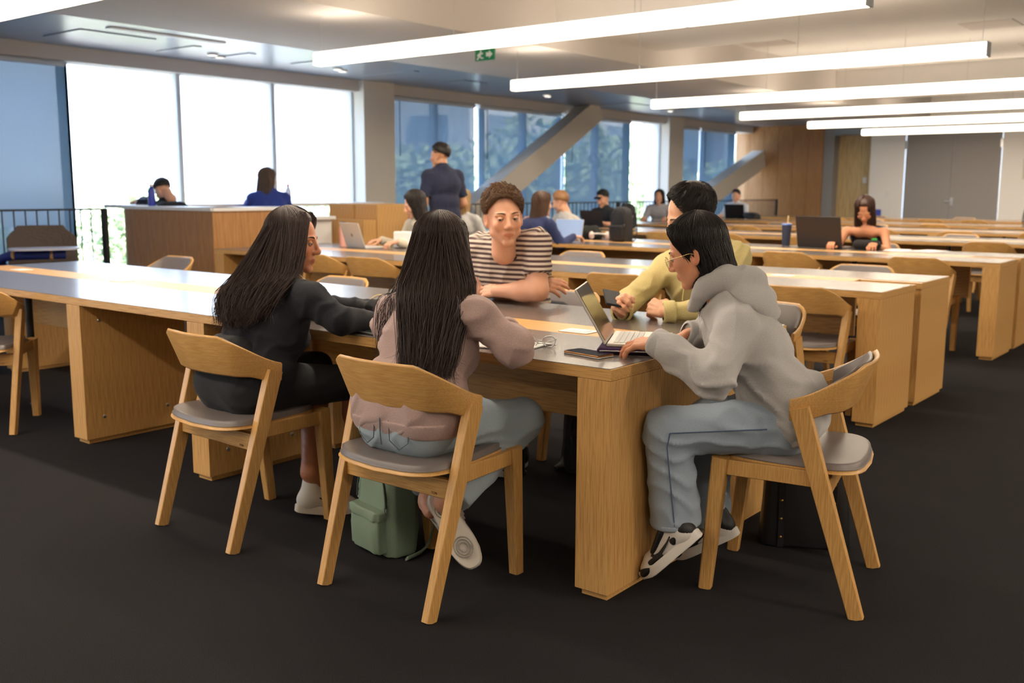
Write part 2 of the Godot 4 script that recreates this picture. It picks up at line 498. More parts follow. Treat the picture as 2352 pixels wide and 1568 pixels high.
# ------------------------------------------------------------------ the room
func build_room() -> void:
	var XW := -10.46
	var ZF := -22.5
	var XR := 6.0
	var ZB := 4.5
	var b := MB.new()
	b.bx(Vector3(XW - 0.4, -0.3, ZF - 0.4), Vector3(XR + 0.3, 0.0, ZB + 0.3), 0.0)
	struct("floor", b, M.carpet)
	# upper ceiling slab with dropped cross beams and a lower band beside the windows
	b = MB.new()
	b.bx(Vector3(XW - 0.4, 3.27, ZF - 0.4), Vector3(XR + 0.3, 3.6, ZB + 0.3), 0.0)
	struct("ceiling", b, M.plaster)
	b = MB.new()
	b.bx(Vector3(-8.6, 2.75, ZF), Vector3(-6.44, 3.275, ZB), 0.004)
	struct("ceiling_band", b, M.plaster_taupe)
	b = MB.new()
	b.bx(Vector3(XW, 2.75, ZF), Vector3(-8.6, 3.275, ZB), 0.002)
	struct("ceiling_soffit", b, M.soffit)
	for z in [-0.7, -8.9, -17.0]:
		b = MB.new()
		b.bx(Vector3(-6.45, 2.95, z - 2.1), Vector3(XR, 3.275, z), 0.004)
		struct("ceiling_beam", b, M.plaster)
	# access panels in the recesses: thin frames round a board
	for p in [[-6.0, -13.2], [-3.2, -13.4], [-4.6, -5.6], [-3.0, -15.6]]:
		b = MB.new()
		b.bx(Vector3(p[0] - 0.3, 3.255, p[1] - 0.3), Vector3(p[0] + 0.3, 3.268, p[1] + 0.3), 0.002)
		struct("trim_ceiling_panel", b, M.plaster_taupe)
	# closing walls behind the camera and to the right
	b = MB.new()
	b.bx(Vector3(XR, 0, ZF), Vector3(XR + 0.3, 3.3, ZB), 0.0)
	struct("wall_right", b, M.plaster)
	b = MB.new()
	b.bx(Vector3(XW - 0.3, 0, ZB), Vector3(XR + 0.3, 3.3, ZB + 0.3), 0.0)
	struct("wall_back", b, M.plaster)
	# far wall: white, with a grey double door, a cream recess and an oak wall
	b = MB.new()
	b.bx(Vector3(-4.98, 0, ZF - 0.3), Vector3(XR, 3.3, ZF), 0.0)
	b.bx(Vector3(-7.66, 0, ZF - 0.3), Vector3(-6.92, 3.3, ZF), 0.0)
	b.bx(Vector3(-6.93, 2.5, ZF - 0.3), Vector3(-4.97, 3.3, ZF), 0.0)
	struct("wall_far", b, M.white)
	b = MB.new()
	b.bx(Vector3(-8.5, 0, ZF - 0.5), Vector3(-7.65, 2.5, ZF - 0.3), 0.0)
	struct("wall_cream", b, M.cream)
	b = MB.new()
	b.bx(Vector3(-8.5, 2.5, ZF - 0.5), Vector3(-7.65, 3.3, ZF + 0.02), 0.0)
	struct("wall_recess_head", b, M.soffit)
	b = MB.new()
	b.bx(Vector3(-8.72, 0, ZF - 0.5), Vector3(-8.48, 3.0, ZF + 0.02), 0.004)
	struct("trim_1", b, M.door)
	# oak wall made of boards
	var ow := Node3D.new()
	ow.name = "wall_oak"
	add_child(ow)
	ow.set_meta("kind", "structure")
	for k in 6:
		b = MB.new()
		var x0 := -8.72 - (k + 1) * 0.36
		b.bx(Vector3(x0 + 0.002, 0, ZF - 0.3), Vector3(x0 + 0.358, 2.75, ZF + 0.04), 0.002)
		part("panel", b, M.wall_oak, ow)
	# doors
	var d := Node3D.new()
	d.name = "door_1"
	add_child(d)
	d.set_meta("kind", "structure")
	for k in 2:
		b = MB.new()
		b.bx(Vector3(-6.90 + k * 0.955, 0.01, ZF - 0.06), Vector3(-6.90 + k * 0.955 + 0.95, 2.49, ZF - 0.01), 0.003)
		part("door_leaf", b, M.door, d)
		b = MB.new()
		b.bx(Vector3(-6.92 + k * 1.90, 2.16, ZF - 0.012), Vector3(-6.87 + k * 1.90, 2.34, ZF + 0.012), 0.002)
		part("hinge", b, M.steel, d)
	b = MB.new()
	b.box(Vector3(-5.90, 1.05, ZF + 0.0), Vector3(0.06, 0.16, 0.02), 0.004)
	b.tube([Vector3(-5.90, 1.05, ZF), Vector3(-5.90, 1.05, ZF + 0.06), Vector3(-5.98, 1.05, ZF + 0.065), Vector3(-6.03, 1.05, ZF + 0.065)], 0.011, 8)
	part("handle", b, M.steel, d)
	for s in [[-7.25, 1.2, ZF], [-7.86, 1.5, ZF - 0.3]]:
		b = MB.new()
		b.box(Vector3(s[0], s[1], s[2] + 0.006), Vector3(0.09, 0.13, 0.012), 0.002)
		var sw := thing("wall_switch", "small white switch plate on the white far wall" if s[0] > -7.5 else "small white switch plate on the cream panelled recess", "switch")
		part("plate", b, M.bright_white, sw)
		b = MB.new()
		b.box(Vector3(s[0], s[1], s[2] + 0.015), Vector3(0.03, 0.05, 0.008), 0.002)
		part("rocker", b, M.bright_white, sw)
	b = MB.new()
	b.box(Vector3(-4.42, 1.72, ZF + 0.004), Vector3(0.3, 0.42, 0.006), 0.001)
	single("wall_notice", b, mat(s8(222, 216, 204), 0.7), "pale blank notice on the white wall right of the grey doors", "notice")
	# window wall
	var wins := [[-1.8, 4.5, "blind"], [-5.65, -1.8, "blind"], [-9.8, -5.65, "open"], [-17.1, -10.4, "blind"], [-18.3, -17.1, "open"], [-21.7, -18.9, "blind"], [-22.5, -21.7, "open"]]
	b = MB.new()
	b.bx(Vector3(XW - 0.3, 2.60, ZF), Vector3(XW + 0.02, 2.8, ZB), 0.0)
	struct("wall_window_head", b, M.plaster_taupe)
	for zc in [[-10.4, -9.8], [-18.9, -18.3]]:
		b = MB.new()
		b.bx(Vector3(XW - 0.45, 0, zc[0]), Vector3(XW + 0.12, 2.76, zc[1]), 0.006)
		struct("column", b, M.column)
	for w in wins:
		var win := Node3D.new()
		win.name = "window_%d" % (wins.find(w) + 1)
		add_child(win)
		win.set_meta("kind", "structure")
		b = MB.new()
		b.bx(Vector3(XW - 0.16, 0.0, w[0]), Vector3(XW - 0.15, 2.6, w[1]), 0.0)
		part("pane", b, M.glass, win)
		var n := int(round((w[1] - w[0]) / 1.2))
		for k in n + 1:
			b = MB.new()
			var z: float = lerpf(w[0], w[1], float(k) / n)
			b.bx(Vector3(XW - 0.24, 0.0, z - 0.03), Vector3(XW - 0.10, 2.6, z + 0.03), 0.003)
			part("mullion", b, M.mullion, win)
		b = MB.new()
		b.bx(Vector3(XW - 0.24, 0.0, w[0]), Vector3(XW - 0.10, 0.06, w[1]), 0.003)
		part("sill", b, M.mullion, win)
	# roller blinds, partly see-through, each a sheet of its own with a bottom bar and a roller
	var bl := [[-1.8, 1.0], [-3.7, -1.85], [-5.62, -3.75], [-12.35, -10.45], [-14.72, -12.45], [-17.05, -14.85], [-19.88, -18.95], [-21.65, -19.95]]
	for q in bl:
		var bi := bl.find(q)
		var o := thing("roller_blind", ["blue grey roller blind behind the railing, third from the open window", "blue grey roller blind behind the railing, second from the open window", "blue grey roller blind right beside the open window and tablet chair", "blue grey see-through blind next to the column, behind the standing man", "blue grey see-through blind behind the foot of the diagonal brace", "blue grey see-through blind behind the top of the diagonal brace", "narrow blue grey blind beside the second white column", "blue grey blind next to the pale end of the oak wall"][bi], "blind")
		b = MB.new()
		var lines := []
		for k in 7:
			var yy := lerpf(0.05, 2.58, k / 6.0)
			lines.append(PackedVector3Array([Vector3(XW - 0.05, yy, q[0]), Vector3(XW - 0.05, yy, (q[0] + q[1]) * 0.5), Vector3(XW - 0.05, yy, q[1])]))
		b.surf(lines)
		part("cloth", b, M.blind, o)
		b = MB.new()
		b.tube([Vector3(XW - 0.05, 2.57, q[0]), Vector3(XW - 0.05, 2.57, q[1])], 0.03, 12)
		part("roller", b, M.mullion, o)
		b = MB.new()
		b.bx(Vector3(XW - 0.062, 0.03, q[0]), Vector3(XW - 0.04, 0.06, q[1]), 0.003)
		part("bottom_bar", b, M.mullion, o)
		b = MB.new()
		b.tube([Vector3(XW - 0.03, 2.55, q[1] - 0.2), Vector3(XW - 0.03, 1.75, q[1] - 0.2)], 0.006, 6)
		part("chain", b, M.rail, o)
	# diagonal steel braces boxed in plaster
	for q in [[-15.35, 2.70, -11.9, 0.85], [-22.4, 2.0, -19.3, 0.95]]:
		b = MB.new()
		b.bar(Vector3(XW + 0.22, q[1], q[0]), Vector3(XW + 0.22, q[3], q[2]), Vector3(1, 0, 0), 0.3, 0.40, 0.3, 0.40, 0.006)
		struct("column_brace", b, M.column)
	# railing inside the glass
	var runs := [[-5.72, 4.4, XW + 0.45], [-22.3, -10.9, XW + 0.75]]
	for r in runs:
		var o := thing("railing", "dark steel railing with thin upright bars before the blinds and tablet chair" if r[0] > -8.0 else "dark steel railing with thin upright bars below the diagonal brace", "railing")
		b = MB.new()
		b.bx(Vector3(r[2] - 0.02, 1.04, r[0]), Vector3(r[2] + 0.02, 1.06, r[1]), 0.003)
		part("handrail", b, M.rail, o)
		b = MB.new()
		b.bx(Vector3(r[2] - 0.015, 0.08, r[0]), Vector3(r[2] + 0.015, 0.10, r[1]), 0.003)
		part("bottom_rail", b, M.rail, o)
		b = MB.new()
		b.bx(Vector3(-0.006, 0.10, -0.006), Vector3(0.006, 1.04, 0.006), 0.002)
		var me := b.mesh()
		var cnt := int((r[1] - r[0]) / 0.115)
		for k in cnt:
			part_mesh("baluster", me, M.rail, o).position = Vector3(r[2], 0, r[0] + (k + 0.5) * 0.115)
		b = MB.new()
		b.bx(Vector3(-0.025, 0.0, -0.025), Vector3(0.025, 1.05, 0.025), 0.003)
		me = b.mesh()
		for k in int((r[1] - r[0]) / 2.3) + 1:
			part_mesh("post", me, M.rail, o).position = Vector3(r[2], 0, r[0] + 0.02 + k * 2.3)

# ------------------------------------------------------------------ ceiling fittings
func pendant(z: float, x0: float, x1: float, label: String) -> void:
	var o := thing("pendant_light", label, "pendant light", Vector3((x0 + x1) * 0.5, 2.33, z), 0.0, "linear pendants over the study tables")
	var L := x1 - x0
	for k in 4:
		var b := MB.new()
		var a := -L / 2 + k * L / 4 + (0.0 if k == 0 else 0.004)
		b.bx(Vector3(a, 0.028, -0.05), Vector3(-L / 2 + (k + 1) * L / 4 - 0.004, 0.11, 0.05), 0.006)
		b.bx(Vector3(a, 0.0, -0.044), Vector3(-L / 2 + (k + 1) * L / 4 - 0.004, 0.024, 0.044), 0.008)
		part("diffuser", b, M.diffuser, o)
	var b2 := MB.new()
	for s in [-1, 1]:
		b2.bx(Vector3(s * L / 2 - 0.004, -0.002, -0.054), Vector3(s * L / 2 + 0.008 * s, 0.114, 0.054), 0.002)
	b2.bx(Vector3(-L / 2, 0.112, -0.03), Vector3(L / 2, 0.12, 0.03), 0.002)
	part("housing", b2, M.mullion, o)
	for s in [-0.49, -0.17, 0.17, 0.49]:
		var b3 := MB.new()
		b3.tube([Vector3(s * L, 0.115, 0), Vector3(s * L, 0.94 if s * L + (x0 + x1) / 2 > -6.4 else 0.42, 0)], 0.003, 5)
		part("cable", b3, M.steel, o)
	var l := AreaLight3D.new()
	l.name = "pendant_glow"
	l.area_size = Vector2(L, 0.09)
	l.light_color = Color(1.0, 0.925, 0.83)
	l.light_energy = 9.2
	l.area_normalize_energy = true
	l.area_range = 30.0
	l.area_attenuation = 2.0
	l.shadow_enabled = true
	o.add_child(l)
	l.position = Vector3(0, -0.01, 0)
	l.rotation_degrees = Vector3(-90, 0, 0)
	var u := AreaLight3D.new()
	u.name = "pendant_uplight"
	u.area_size = Vector2(L, 0.05)
	u.light_color = l.light_color
	u.light_energy = 2.2
	u.area_normalize_energy = true
	u.area_range = 30.0
	u.area_attenuation = 2.0
	u.shadow_enabled = true
	o.add_child(u)
	u.position = Vector3(0, 0.13, 0)
	u.rotation_degrees = Vector3(90, 0, 0)

func ceiling_fittings() -> void:
	for k in ROWS.size():
		var z: float = ROWS[k] - 0.65
		pendant(z, -6.9, -2.1, ["long linear pendant lamp above the table with the five seated students", "long linear pendant lamp above the second row of tables", "long linear pendant lamp above the table with the tall dark tumbler", "long linear pendant lamp over the fourth row of tables", "long linear pendant lamp over the fifth row of tables", "long linear pendant lamp over the sixth row of tables", "long linear pendant lamp over the row of tables by the grey doors"][k])
	for q in [[-0.35, "first"], [2.45, "second"]]:
		pendant(q[0], -6.9, -2.1, "%s long pendant lamp in the open area before the front table" % q[1])
	for q in [[-0.35, "first"], [-3.15, "second"], [-6.0, "third"], [-8.77, "fourth"], [-14.4, "last"]]:
		pendant(q[0], 0.6, 5.4, "%s long pendant lamp in the bay beside the table ends" % q[1])
	for p in [[-9.75, -7.0, "over the window bench"], [-9.65, -8.75, "before the first white column"], [-9.6, -13.06, "before the diagonal brace"], [-9.55, -16.9, "before the bright gap by the second column"]]:
		var o := thing("downlight", "twin round ceiling spots in the grey soffit %s" % p[2], "downlight", Vector3(p[0], 2.75, p[1]), 0.0, "twin spots in the window soffit")
		for s in [-0.09, 0.09]:
			var b := MB.new()
			b.lathe(Vector3(s * 0.6, -0.022, s), [Vector2(0.052, 0.0), Vector2(0.062, 0.004), Vector2(0.062, 0.024)], 18, false)
			part("bezel", b, M.bright_white, o)
			b = MB.new()
			b.lathe(Vector3(s * 0.6, -0.012, s), [Vector2(0.05, 0.0), Vector2(0.05, 0.008)], 16, true)
			part("lens_light", b, M.spot_lens, o)
		var l := SpotLight3D.new()
		l.name = "spot_glow"
		l.light_color = Color(1.0, 0.95, 0.85)
		l.light_energy = 0.5
		l.light_size = 0.05
		l.spot_angle = 40.0
		l.spot_range = 20.0
		l.shadow_enabled = true
		o.add_child(l)
		l.position = Vector3(0, -0.03, 0)
		l.rotation_degrees = Vector3(-90, 0, 0)
	# slot diffuser and raised panels in the soffit
	var v := thing("slot_vent", "long narrow pale air slot in the grey soffit by the windows", "vent")
	for k in 2:
		var b := MB.new()
		b.bx(Vector3(-8.93 + k * 0.06, 2.735, -6.46), Vector3(-8.89 + k * 0.06, 2.749, -5.2), 0.002)
		part("slot_blade", b, M.bright_white, v)
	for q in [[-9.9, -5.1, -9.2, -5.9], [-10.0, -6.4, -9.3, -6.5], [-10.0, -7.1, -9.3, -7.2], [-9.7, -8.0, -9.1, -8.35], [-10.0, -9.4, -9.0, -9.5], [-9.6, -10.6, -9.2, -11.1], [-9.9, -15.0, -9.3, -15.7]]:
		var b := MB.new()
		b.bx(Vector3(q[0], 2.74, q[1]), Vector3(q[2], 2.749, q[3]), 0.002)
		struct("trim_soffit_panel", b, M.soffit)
	# exit sign hanging from the ceiling band
	var s := thing("exit_sign", "green hanging exit sign with running figure and white arrow", "exit sign", Vector3(-6.58, 2.60, -7.9))
	s.scale = Vector3.ONE * 0.65
	var b4 := MB.new()
	b4.bx(Vector3(-0.19, -0.085, -0.015), Vector3(0.19, 0.085, 0.015), 0.004)
	part("sign_box", b4, M.sign_green, s)
	b4 = MB.new()
	b4.slab(PackedVector2Array([Vector2(0.03, 0.03), Vector2(0.09, 0.03), Vector2(0.09, 0.06), Vector2(0.16, 0.0), Vector2(0.09, -0.06), Vector2(0.09, -0.03), Vector2(0.03, -0.03)]), 0.002, Basis.IDENTITY, Vector3(0, 0, 0.017))
	part("arrow", b4, M.sign_white, s)
	b4 = MB.new()
	b4.slab(PackedVector2Array([Vector2(-0.16, -0.07), Vector2(-0.13, -0.075), Vector2(-0.10, -0.03), Vector2(-0.07, -0.06), Vector2(-0.02, -0.06), Vector2(-0.02, -0.04), Vector2(-0.06, -0.04), Vector2(-0.08, 0.0), Vector2(-0.03, 0.01), Vector2(-0.03, 0.03), Vector2(-0.10, 0.03), Vector2(-0.15, 0.0), Vector2(-0.14, -0.02), Vector2(-0.12, -0.01)]), 0.002, Basis.IDENTITY, Vector3(0, 0, 0.017))
	b4.ball(Vector3(-0.075, 0.05, 0.017), Vector3(0.018, 0.018, 0.003))
	part("running_figure", b4, M.sign_white, s)
	b4 = MB.new()
	for k in [-0.12, 0.12]:
		b4.tube([Vector3(k, 0.08, 0), Vector3(k, 0.25, 0)], 0.005, 6)
	part("hanger", b4, M.steel, s)

# ------------------------------------------------------------------ tables
func table(zf: float, xl: float, xr: float, supports: Array, label: String) -> Node3D:
	var zc := zf - 0.65
	var xc := (xl + xr) / 2
	var o := thing("study_table", label, "table", Vector3(xc, 0, zc))
	var hx := (xr - xl) / 2
	for s in [1, -1]:
		var b := MB.new()
		b.bx(Vector3(-hx, 0.703, s * 0.05), Vector3(hx, 0.7385, s * 0.65), 0.0015)
		part("desk_top", b, M.oak_x, o)
		# two or three laminate sheets with fine joints
		var cuts := [-hx + 0.004]
		for q in supports:
			if q[1]:
				cuts.append(q[0] - xc)
		cuts.append(hx - 0.004)
		cuts.sort()
		for k in cuts.size() - 1:
			b = MB.new()
			b.bx(Vector3(cuts[k] + 0.001, 0.7375, s * 0.115), Vector3(cuts[k + 1] - 0.001, 0.7405, s * 0.6485), 0.0006)
			part("laminate_sheet", b, M.laminate, o)
	var b2 := MB.new()
	b2.bx(Vector3(-hx + 0.02, 0.735, -0.113), Vector3(hx - 0.36, 0.7408, 0.113), 0.0008)
	part("centre_strip", b2, M.oak_x, o)
	b2 = MB.new()
	b2.bx(Vector3(-hx + 0.13, 0.40, -0.012), Vector3(hx - 0.36, 0.702, 0.012), 0.002)
	part("modesty_panel", b2, M.oak_x, o)
	for q in supports:
		for s in [1, -1]:
			var x: float = q[0] - xc
			var b := MB.new()
			b.bx(Vector3(x - 0.062, 0.022, s * 0.065), Vector3(x + 0.062, 0.7025, s * 0.649), 0.002)
			var lg := part("leg_panel", b, M.oak_y, o)
			b = MB.new()
			b.bx(Vector3(x - 0.045, 0.0, s * 0.085), Vector3(x + 0.05, 0.022, s * 0.632), 0.001)
			part("plinth", b, M.oak_x, lg)
			if q[2]:
				for yy in [0.13, 0.62]:
					for zz in [0.19, 0.55]:
						b = MB.new()
						b.ball(Vector3(x + 0.062, yy, s * zz), Vector3(0.004, 0.010, 0.010), Basis.IDENTITY, 10, 6)
						part("bolt", b, M.steel, lg)
	return o

func pole(x: float, z: float, t: Node3D) -> void:
	var b := MB.new()
	b.lathe(Vector3(x, 0, z) - t.position, [Vector2(0.026, 0.0), Vector2(0.030, 0.004), Vector2(0.030, 0.012), Vector2(0.021, 0.014), Vector2(0.021, 0.70)], 20, true)
	part("pole_leg", b, M.black_steel, t)

func outlet(x: float, z: float, label: String) -> void:
	var o := thing("table_outlet", label, "outlet plate", Vector3(x, 0.7408, z), 0.0, "outlet plates in the table strips")
	var b := MB.new()
	b.bx(Vector3(-0.065, 0, -0.045), Vector3(0.065, 0.004, 0.045), 0.0015)
	part("plate", b, M.bright_white, o)
	b = MB.new()
	b.bx(Vector3(-0.045, 0.004, -0.022), Vector3(0.045, 0.0055, 0.022), 0.0005)
	part("socket_flap", b, M.white, o)

func build_tables() -> void:
	var t := table(ROWS[0], -7.05, -1.59, [[-1.652, false, false], [-3.713, true, true], [-4.738, false, true], [-6.98, false, false]], "long oak study table with grey top where the five students sit")
	pole(-2.676, -3.46, t)
	pole(-5.807, -2.80, t)
	for k in range(1, ROWS.size()):
		var w: String = ["", "long oak table holding the white laptop of the woman in cream", "long oak table holding the black backpack, headphones and dark tumbler", "oak study table in the fourth row from the five students", "oak study table in the fifth row from the five students", "oak study table in the sixth row from the five students", "oak study table standing closest to the grey double doors"][k]
		var xr := -1.69 - 0.03 * k
		var xl := -7.6 if k < 3 else -9.0
		t = table(ROWS[k], xl, xr, [[xr - 0.062, false, false], [-3.81, true, false], [xl + 0.07, false, false]], w)
		pole(xr - 1.2, ROWS[k] - 0.85, t)
		pole(xr - 1.2, ROWS[k] - 0.30, t)
	outlet(-2.12, -3.10, "white outlet plate in the wood strip beside the open laptop")
	outlet(-5.35, -3.13, "white outlet plate in the wood strip of the sunlit table half")
	outlet(-6.55, -3.13, "white outlet plate at the window end of the front table")
	outlet(-2.55, -5.99, "white outlet plate in the strip of the empty second table")
	outlet(-2.9, -8.77, "white outlet plate in the strip near the black pencil case")

# ------------------------------------------------------------------ chairs
var chair0: Node3D

func make_chair() -> Node3D:
	var o := thing("dining_chair", "", "chair", Vector3.ZERO, 0.0)
	# legs: the back pair leans forward up to the arms of the backrest
	for s in [-1, 1]:
		var b := MB.new()
		b.bar(Vector3(s * 0.232, 0.0, 0.238), Vector3(s * 0.243, 0.632, 0.045), Vector3(1, 0, 0), 0.030, 0.044, 0.036, 0.060, 0.004)
		part("back_leg", b, M.oak_leg, o)
		b = MB.new()
		b.bar(Vector3(s * 0.192, 0.0, -0.235), Vector3(s * 0.205, 0.445, -0.195), Vector3(1, 0, 0), 0.038, 0.040, 0.050, 0.052, 0.006)
		part("front_leg", b, M.oak_leg, o)
	# seat frame rails
	var b := MB.new()
	b.bar(Vector3(-0.225, 0.380, 0.125), Vector3(0.225, 0.380, 0.125), Vector3(0, 1, 0), 0.062, 0.024, 0.062, 0.024, 0.003)
	var rail := part("back_rail", b, M.oak_back, o)
	var tm := TextMesh.new()
	tm.text = "TON"
	tm.font = SystemFont.new()
	tm.font_size = 16
	tm.pixel_size = 0.0007
	tm.depth = 0.0006
	part_mesh("maker_stamp", tm, mat(s8(96, 62, 30), 0.7), rail).position = Vector3(0.165, 0.362, 0.1374)
	for s in [-1, 1]:
		b = MB.new()
		b.bar(Vector3(s * 0.205, 0.415, -0.20), Vector3(s * 0.228, 0.415, 0.11), Vector3(0, 1, 0), 0.05, 0.022, 0.05, 0.022, 0.003)
		part("side_rail", b, M.oak_leg, o)
	# seat: a thin ply shell below a rounded vinyl pad
	for q in [["seat_shell", 0.432, 0.012, 0.0, M.oak_back], ["seat", 0.444, 0.020, -0.004, M.pad]]:
		b = MB.new()
		var rows := []
		var N := 40
		for lv in [[0.0, 0.0], [0.12, -0.006], [0.85, -0.006], [1.0, -0.018], [1.0, -0.10], [1.0, -0.2], [1.0, -0.245]]:
			var ring := PackedVector3Array()
			for k in N:
				var a := TAU * k / N
				var ca := cos(a)
				var sa := sin(a)
				var ex := pow(absf(ca), 0.42) * signf(ca)
				var ez := pow(absf(sa), 0.42) * signf(sa)
				var hw: float = 0.222 + 0.018 * ez + q[3] + lv[1] * 0.92
				var hz: float = 0.212 + q[3] + lv[1] * 0.9
				var x: float = ex * maxf(hw, 0.0)
				var z: float = ez * maxf(hz, 0.0) + 0.0 + (0.022 * (1.0 - ex * ex) * maxf(ez, 0.0))
				var dip: float = 0.010 * (x * x / 0.05) - 0.008 + 0.006 * clampf(-ez, 0, 1)
				ring.append(Vector3(x, q[1] + q[2] * lv[0] + dip, z))
			rows.append(ring)
		b.surf(rows, true, true, true)
		part(q[0], b, q[4], o)
	# backrest: a bent oak band with a padded inner face
	for q in [["backrest", 0.0, 0.016, M.oak_back], ["back_pad", -0.018, 0.014, M.pad]]:
		b = MB.new()
		var rows := []
		var N := 44
		for k in N + 1:
			var u := -1.0 + 2.0 * k / N          # -1 arm end, 0 middle of the back, 1 arm end
			if q[1] < 0.0:
				u *= 0.86
			var e := back_edge(u)
			var p: Vector3 = e[0]
			var nn: Vector3 = e[1]
			var y0: float = e[2] + (0.008 if q[1] < 0.0 else 0.0)
			var y1: float = e[3] - (0.006 if q[1] < 0.0 else 0.0)
			var ring := PackedVector3Array()
			var lean := 0.38 * (1.0 - 0.75 * smoothstep(0.55, 1.0, absf(u)))
			for j in 8:
				var f := [0.0, 0.06, 0.5, 0.94, 1.0, 0.94, 0.5, 0.06][j] as float
				var side := [0.0, 1.0, 1.0, 1.0, 0.0, -1.0, -1.0, -1.0][j] as float
				var y := lerpf(y0, y1, f)
				var off: Vector3 = p + nn * (q[1] + side * q[2] * 0.5 + (y - 0.69) * lean)
				ring.append(Vector3(off.x, y, off.z))
			rows.append(ring)
		b.surf(rows, true, true, false)
		part(q[0], b, q[3], o)
	return o

# middle line of the backrest: [point, outward normal, lower edge, upper edge]
func back_edge(u: float) -> Array:
	var pts := []
	for d in [-0.01, 0.0, 0.01]:
		var w := clampf(u + d, -1.02, 1.02)
		var a := absf(w)
		var x: float
		var z: float
		if a < 0.5:
			x = a / 0.5 * 0.165
			z = 0.205 - 0.022 * pow(a / 0.5, 2.0)
		else:
			var f := (a - 0.5) / 0.5
			var an := f * deg_to_rad(78)
			x = 0.165 + 0.082 * sin(minf(an * 1.25, PI / 2)) + 0.004 * f
			z = 0.183 - 0.155 * pow(f, 1.55) - 0.012 * f
		pts.append(Vector3(x * signf(w), 0, z))
	var tan: Vector3 = (pts[2] - pts[0]).normalized()
	var nn := Vector3(-tan.z, 0, tan.x)
	if nn.dot(pts[1] - Vector3(0, 0, -0.2)) < 0:
		nn = -nn
	var a2 := absf(u)
	var top := 0.765
	if a2 > 0.46:
		var f := (a2 - 0.46) / 0.54
		top = 0.765 - 0.108 * clampf(lerpf(f, smoothstep(0.0, 1.0, f), 0.35), 0.0, 1.0)
	var low := 0.612
	if a2 > 0.6:
		low = 0.612 - 0.022 * smoothstep(0.72, 0.95, a2)
	return [pts[1], nn, low, top]

func chair(x: float, z: float, deg: float, label: String, group := "") -> Node3D:
	if chair0 == null:
		chair0 = make_chair()
		chair0.position = Vector3(x, 0, z)
		chair0.rotation.y = deg_to_rad(deg)
		tag(chair0, label, "chair", group)
		return chair0
	var o := copy_of(chair0, Vector3(x, 0, z), deg_to_rad(deg), label, group)
	if group == "" and o.has_meta("group"):
		o.remove_meta("group")
	return o

func build_chairs() -> void:
	chair(-2.16, -2.29, 0, "oak chair with grey pad under the student in the pink sweatshirt")
	chair(-3.08, -2.28, -2, "oak chair with grey pad under the student in the black top")
	chair(-1.225, -3.05, 102.5, "oak chair at the table end under the student in grey hoodie")
	chair(-5.5, -2.37, 45, "empty oak chair turned aside at the window end of the front table")
	chair(-6.63, -4.15, 180, "empty chair opposite the sunlit half of the front table", "empty chairs across the front table")
	chair(-4.36, -3.76, 180, "empty chair across the table from the student in black", "")
	chair(-2.92, -3.96, 176, "chair under the young man in the striped shirt")
	chair(-1.95, -4.16, 172, "chair under the young man in the yellow hoodie")
	var near := [["empty oak chair at the window end of the second table, near side", -6.12], ["empty oak chair tucked before the white laptop on the second table", -5.55], ["empty oak chair tucked in beside the middle leg of the second table", -3.32], ["empty oak chair beside the end leg of the second table, near side", -2.13]]
	for q in near:
		chair(q[1], -5.42 if q[1] < -3 else -5.36, rng.randf_range(-5, 5), q[0])
	chair(-4.68, -6.72, 180 + rng.randf_range(-5, 5), "empty grey padded chair on the far side of the second table, mid length")
	chair(-2.35, -6.72, 180 + rng.randf_range(-5, 5), "empty grey padded chair on the far side of the second table, by its end")
	chair(-6.2, -6.95, 180, "oak chair under the woman in the cream cardigan")
	chair(-3.39, -8.22, rng.randf_range(-4, 4), "empty oak chair tucked under the third table before the dark laptop")
	chair(-2.33, -8.22, rng.randf_range(-4, 4), "empty oak chair at the near side end of the third table")
	chair(-6.13, -7.98, 0, "oak chair under the woman in the navy sweatshirt")
	chair(-7.05, -7.98, 0, "oak chair under the blonde woman in white")
	chair(-3.25, -9.72, 180, "oak chair under the woman in the dark tank top")
	chair(-6.72, -9.75, 180, "oak chair under the young man in the grey sweater")
	chair(-8.15, -12.75, 180, "oak chair under the man in the black cap")
	chair(-8.85, -15.45, 180, "oak chair under the curly haired woman in the fifth row")
	chair(-8.6, -18.05, 180, "oak chair under the man in the white shirt")
	var ord := ["first", "second", "third", "fourth", "fifth", "sixth", "seventh"]
	for k in range(3, 7):
		var row: String = ["", "", "", "fourth", "fifth", "sixth", "last"][k]
		var n_near := 0
		var n_far := 0
		for x in [-7.0, -6.2, -5.4, -4.45, -3.4, -2.5]:
			if rng.randf() < 0.72 and absf(x + 3.81) > 0.38:
				chair(x + rng.randf_range(-0.12, 0.12), ROWS[k] - 0.05 + rng.randf_range(-0.04, 0.2), rng.randf_range(-8, 8), "empty oak chair, %s from the windows on the near side of the %s table" % [ord[n_near], row], "empty chairs of the %s table row" % row)
				n_near += 1
			if rng.randf() < 0.6 and absf(x + 0.25 + 3.81) > 0.45:
				chair(x + 0.25 + rng.randf_range(-0.12, 0.12), ROWS[k] - 1.28 + rng.randf_range(-0.2, 0.05), 180 + rng.randf_range(-8, 8), "empty grey padded chair, %s from the windows behind the %s table" % [ord[n_far], row], "empty chairs of the %s table row" % row)
				n_far += 1

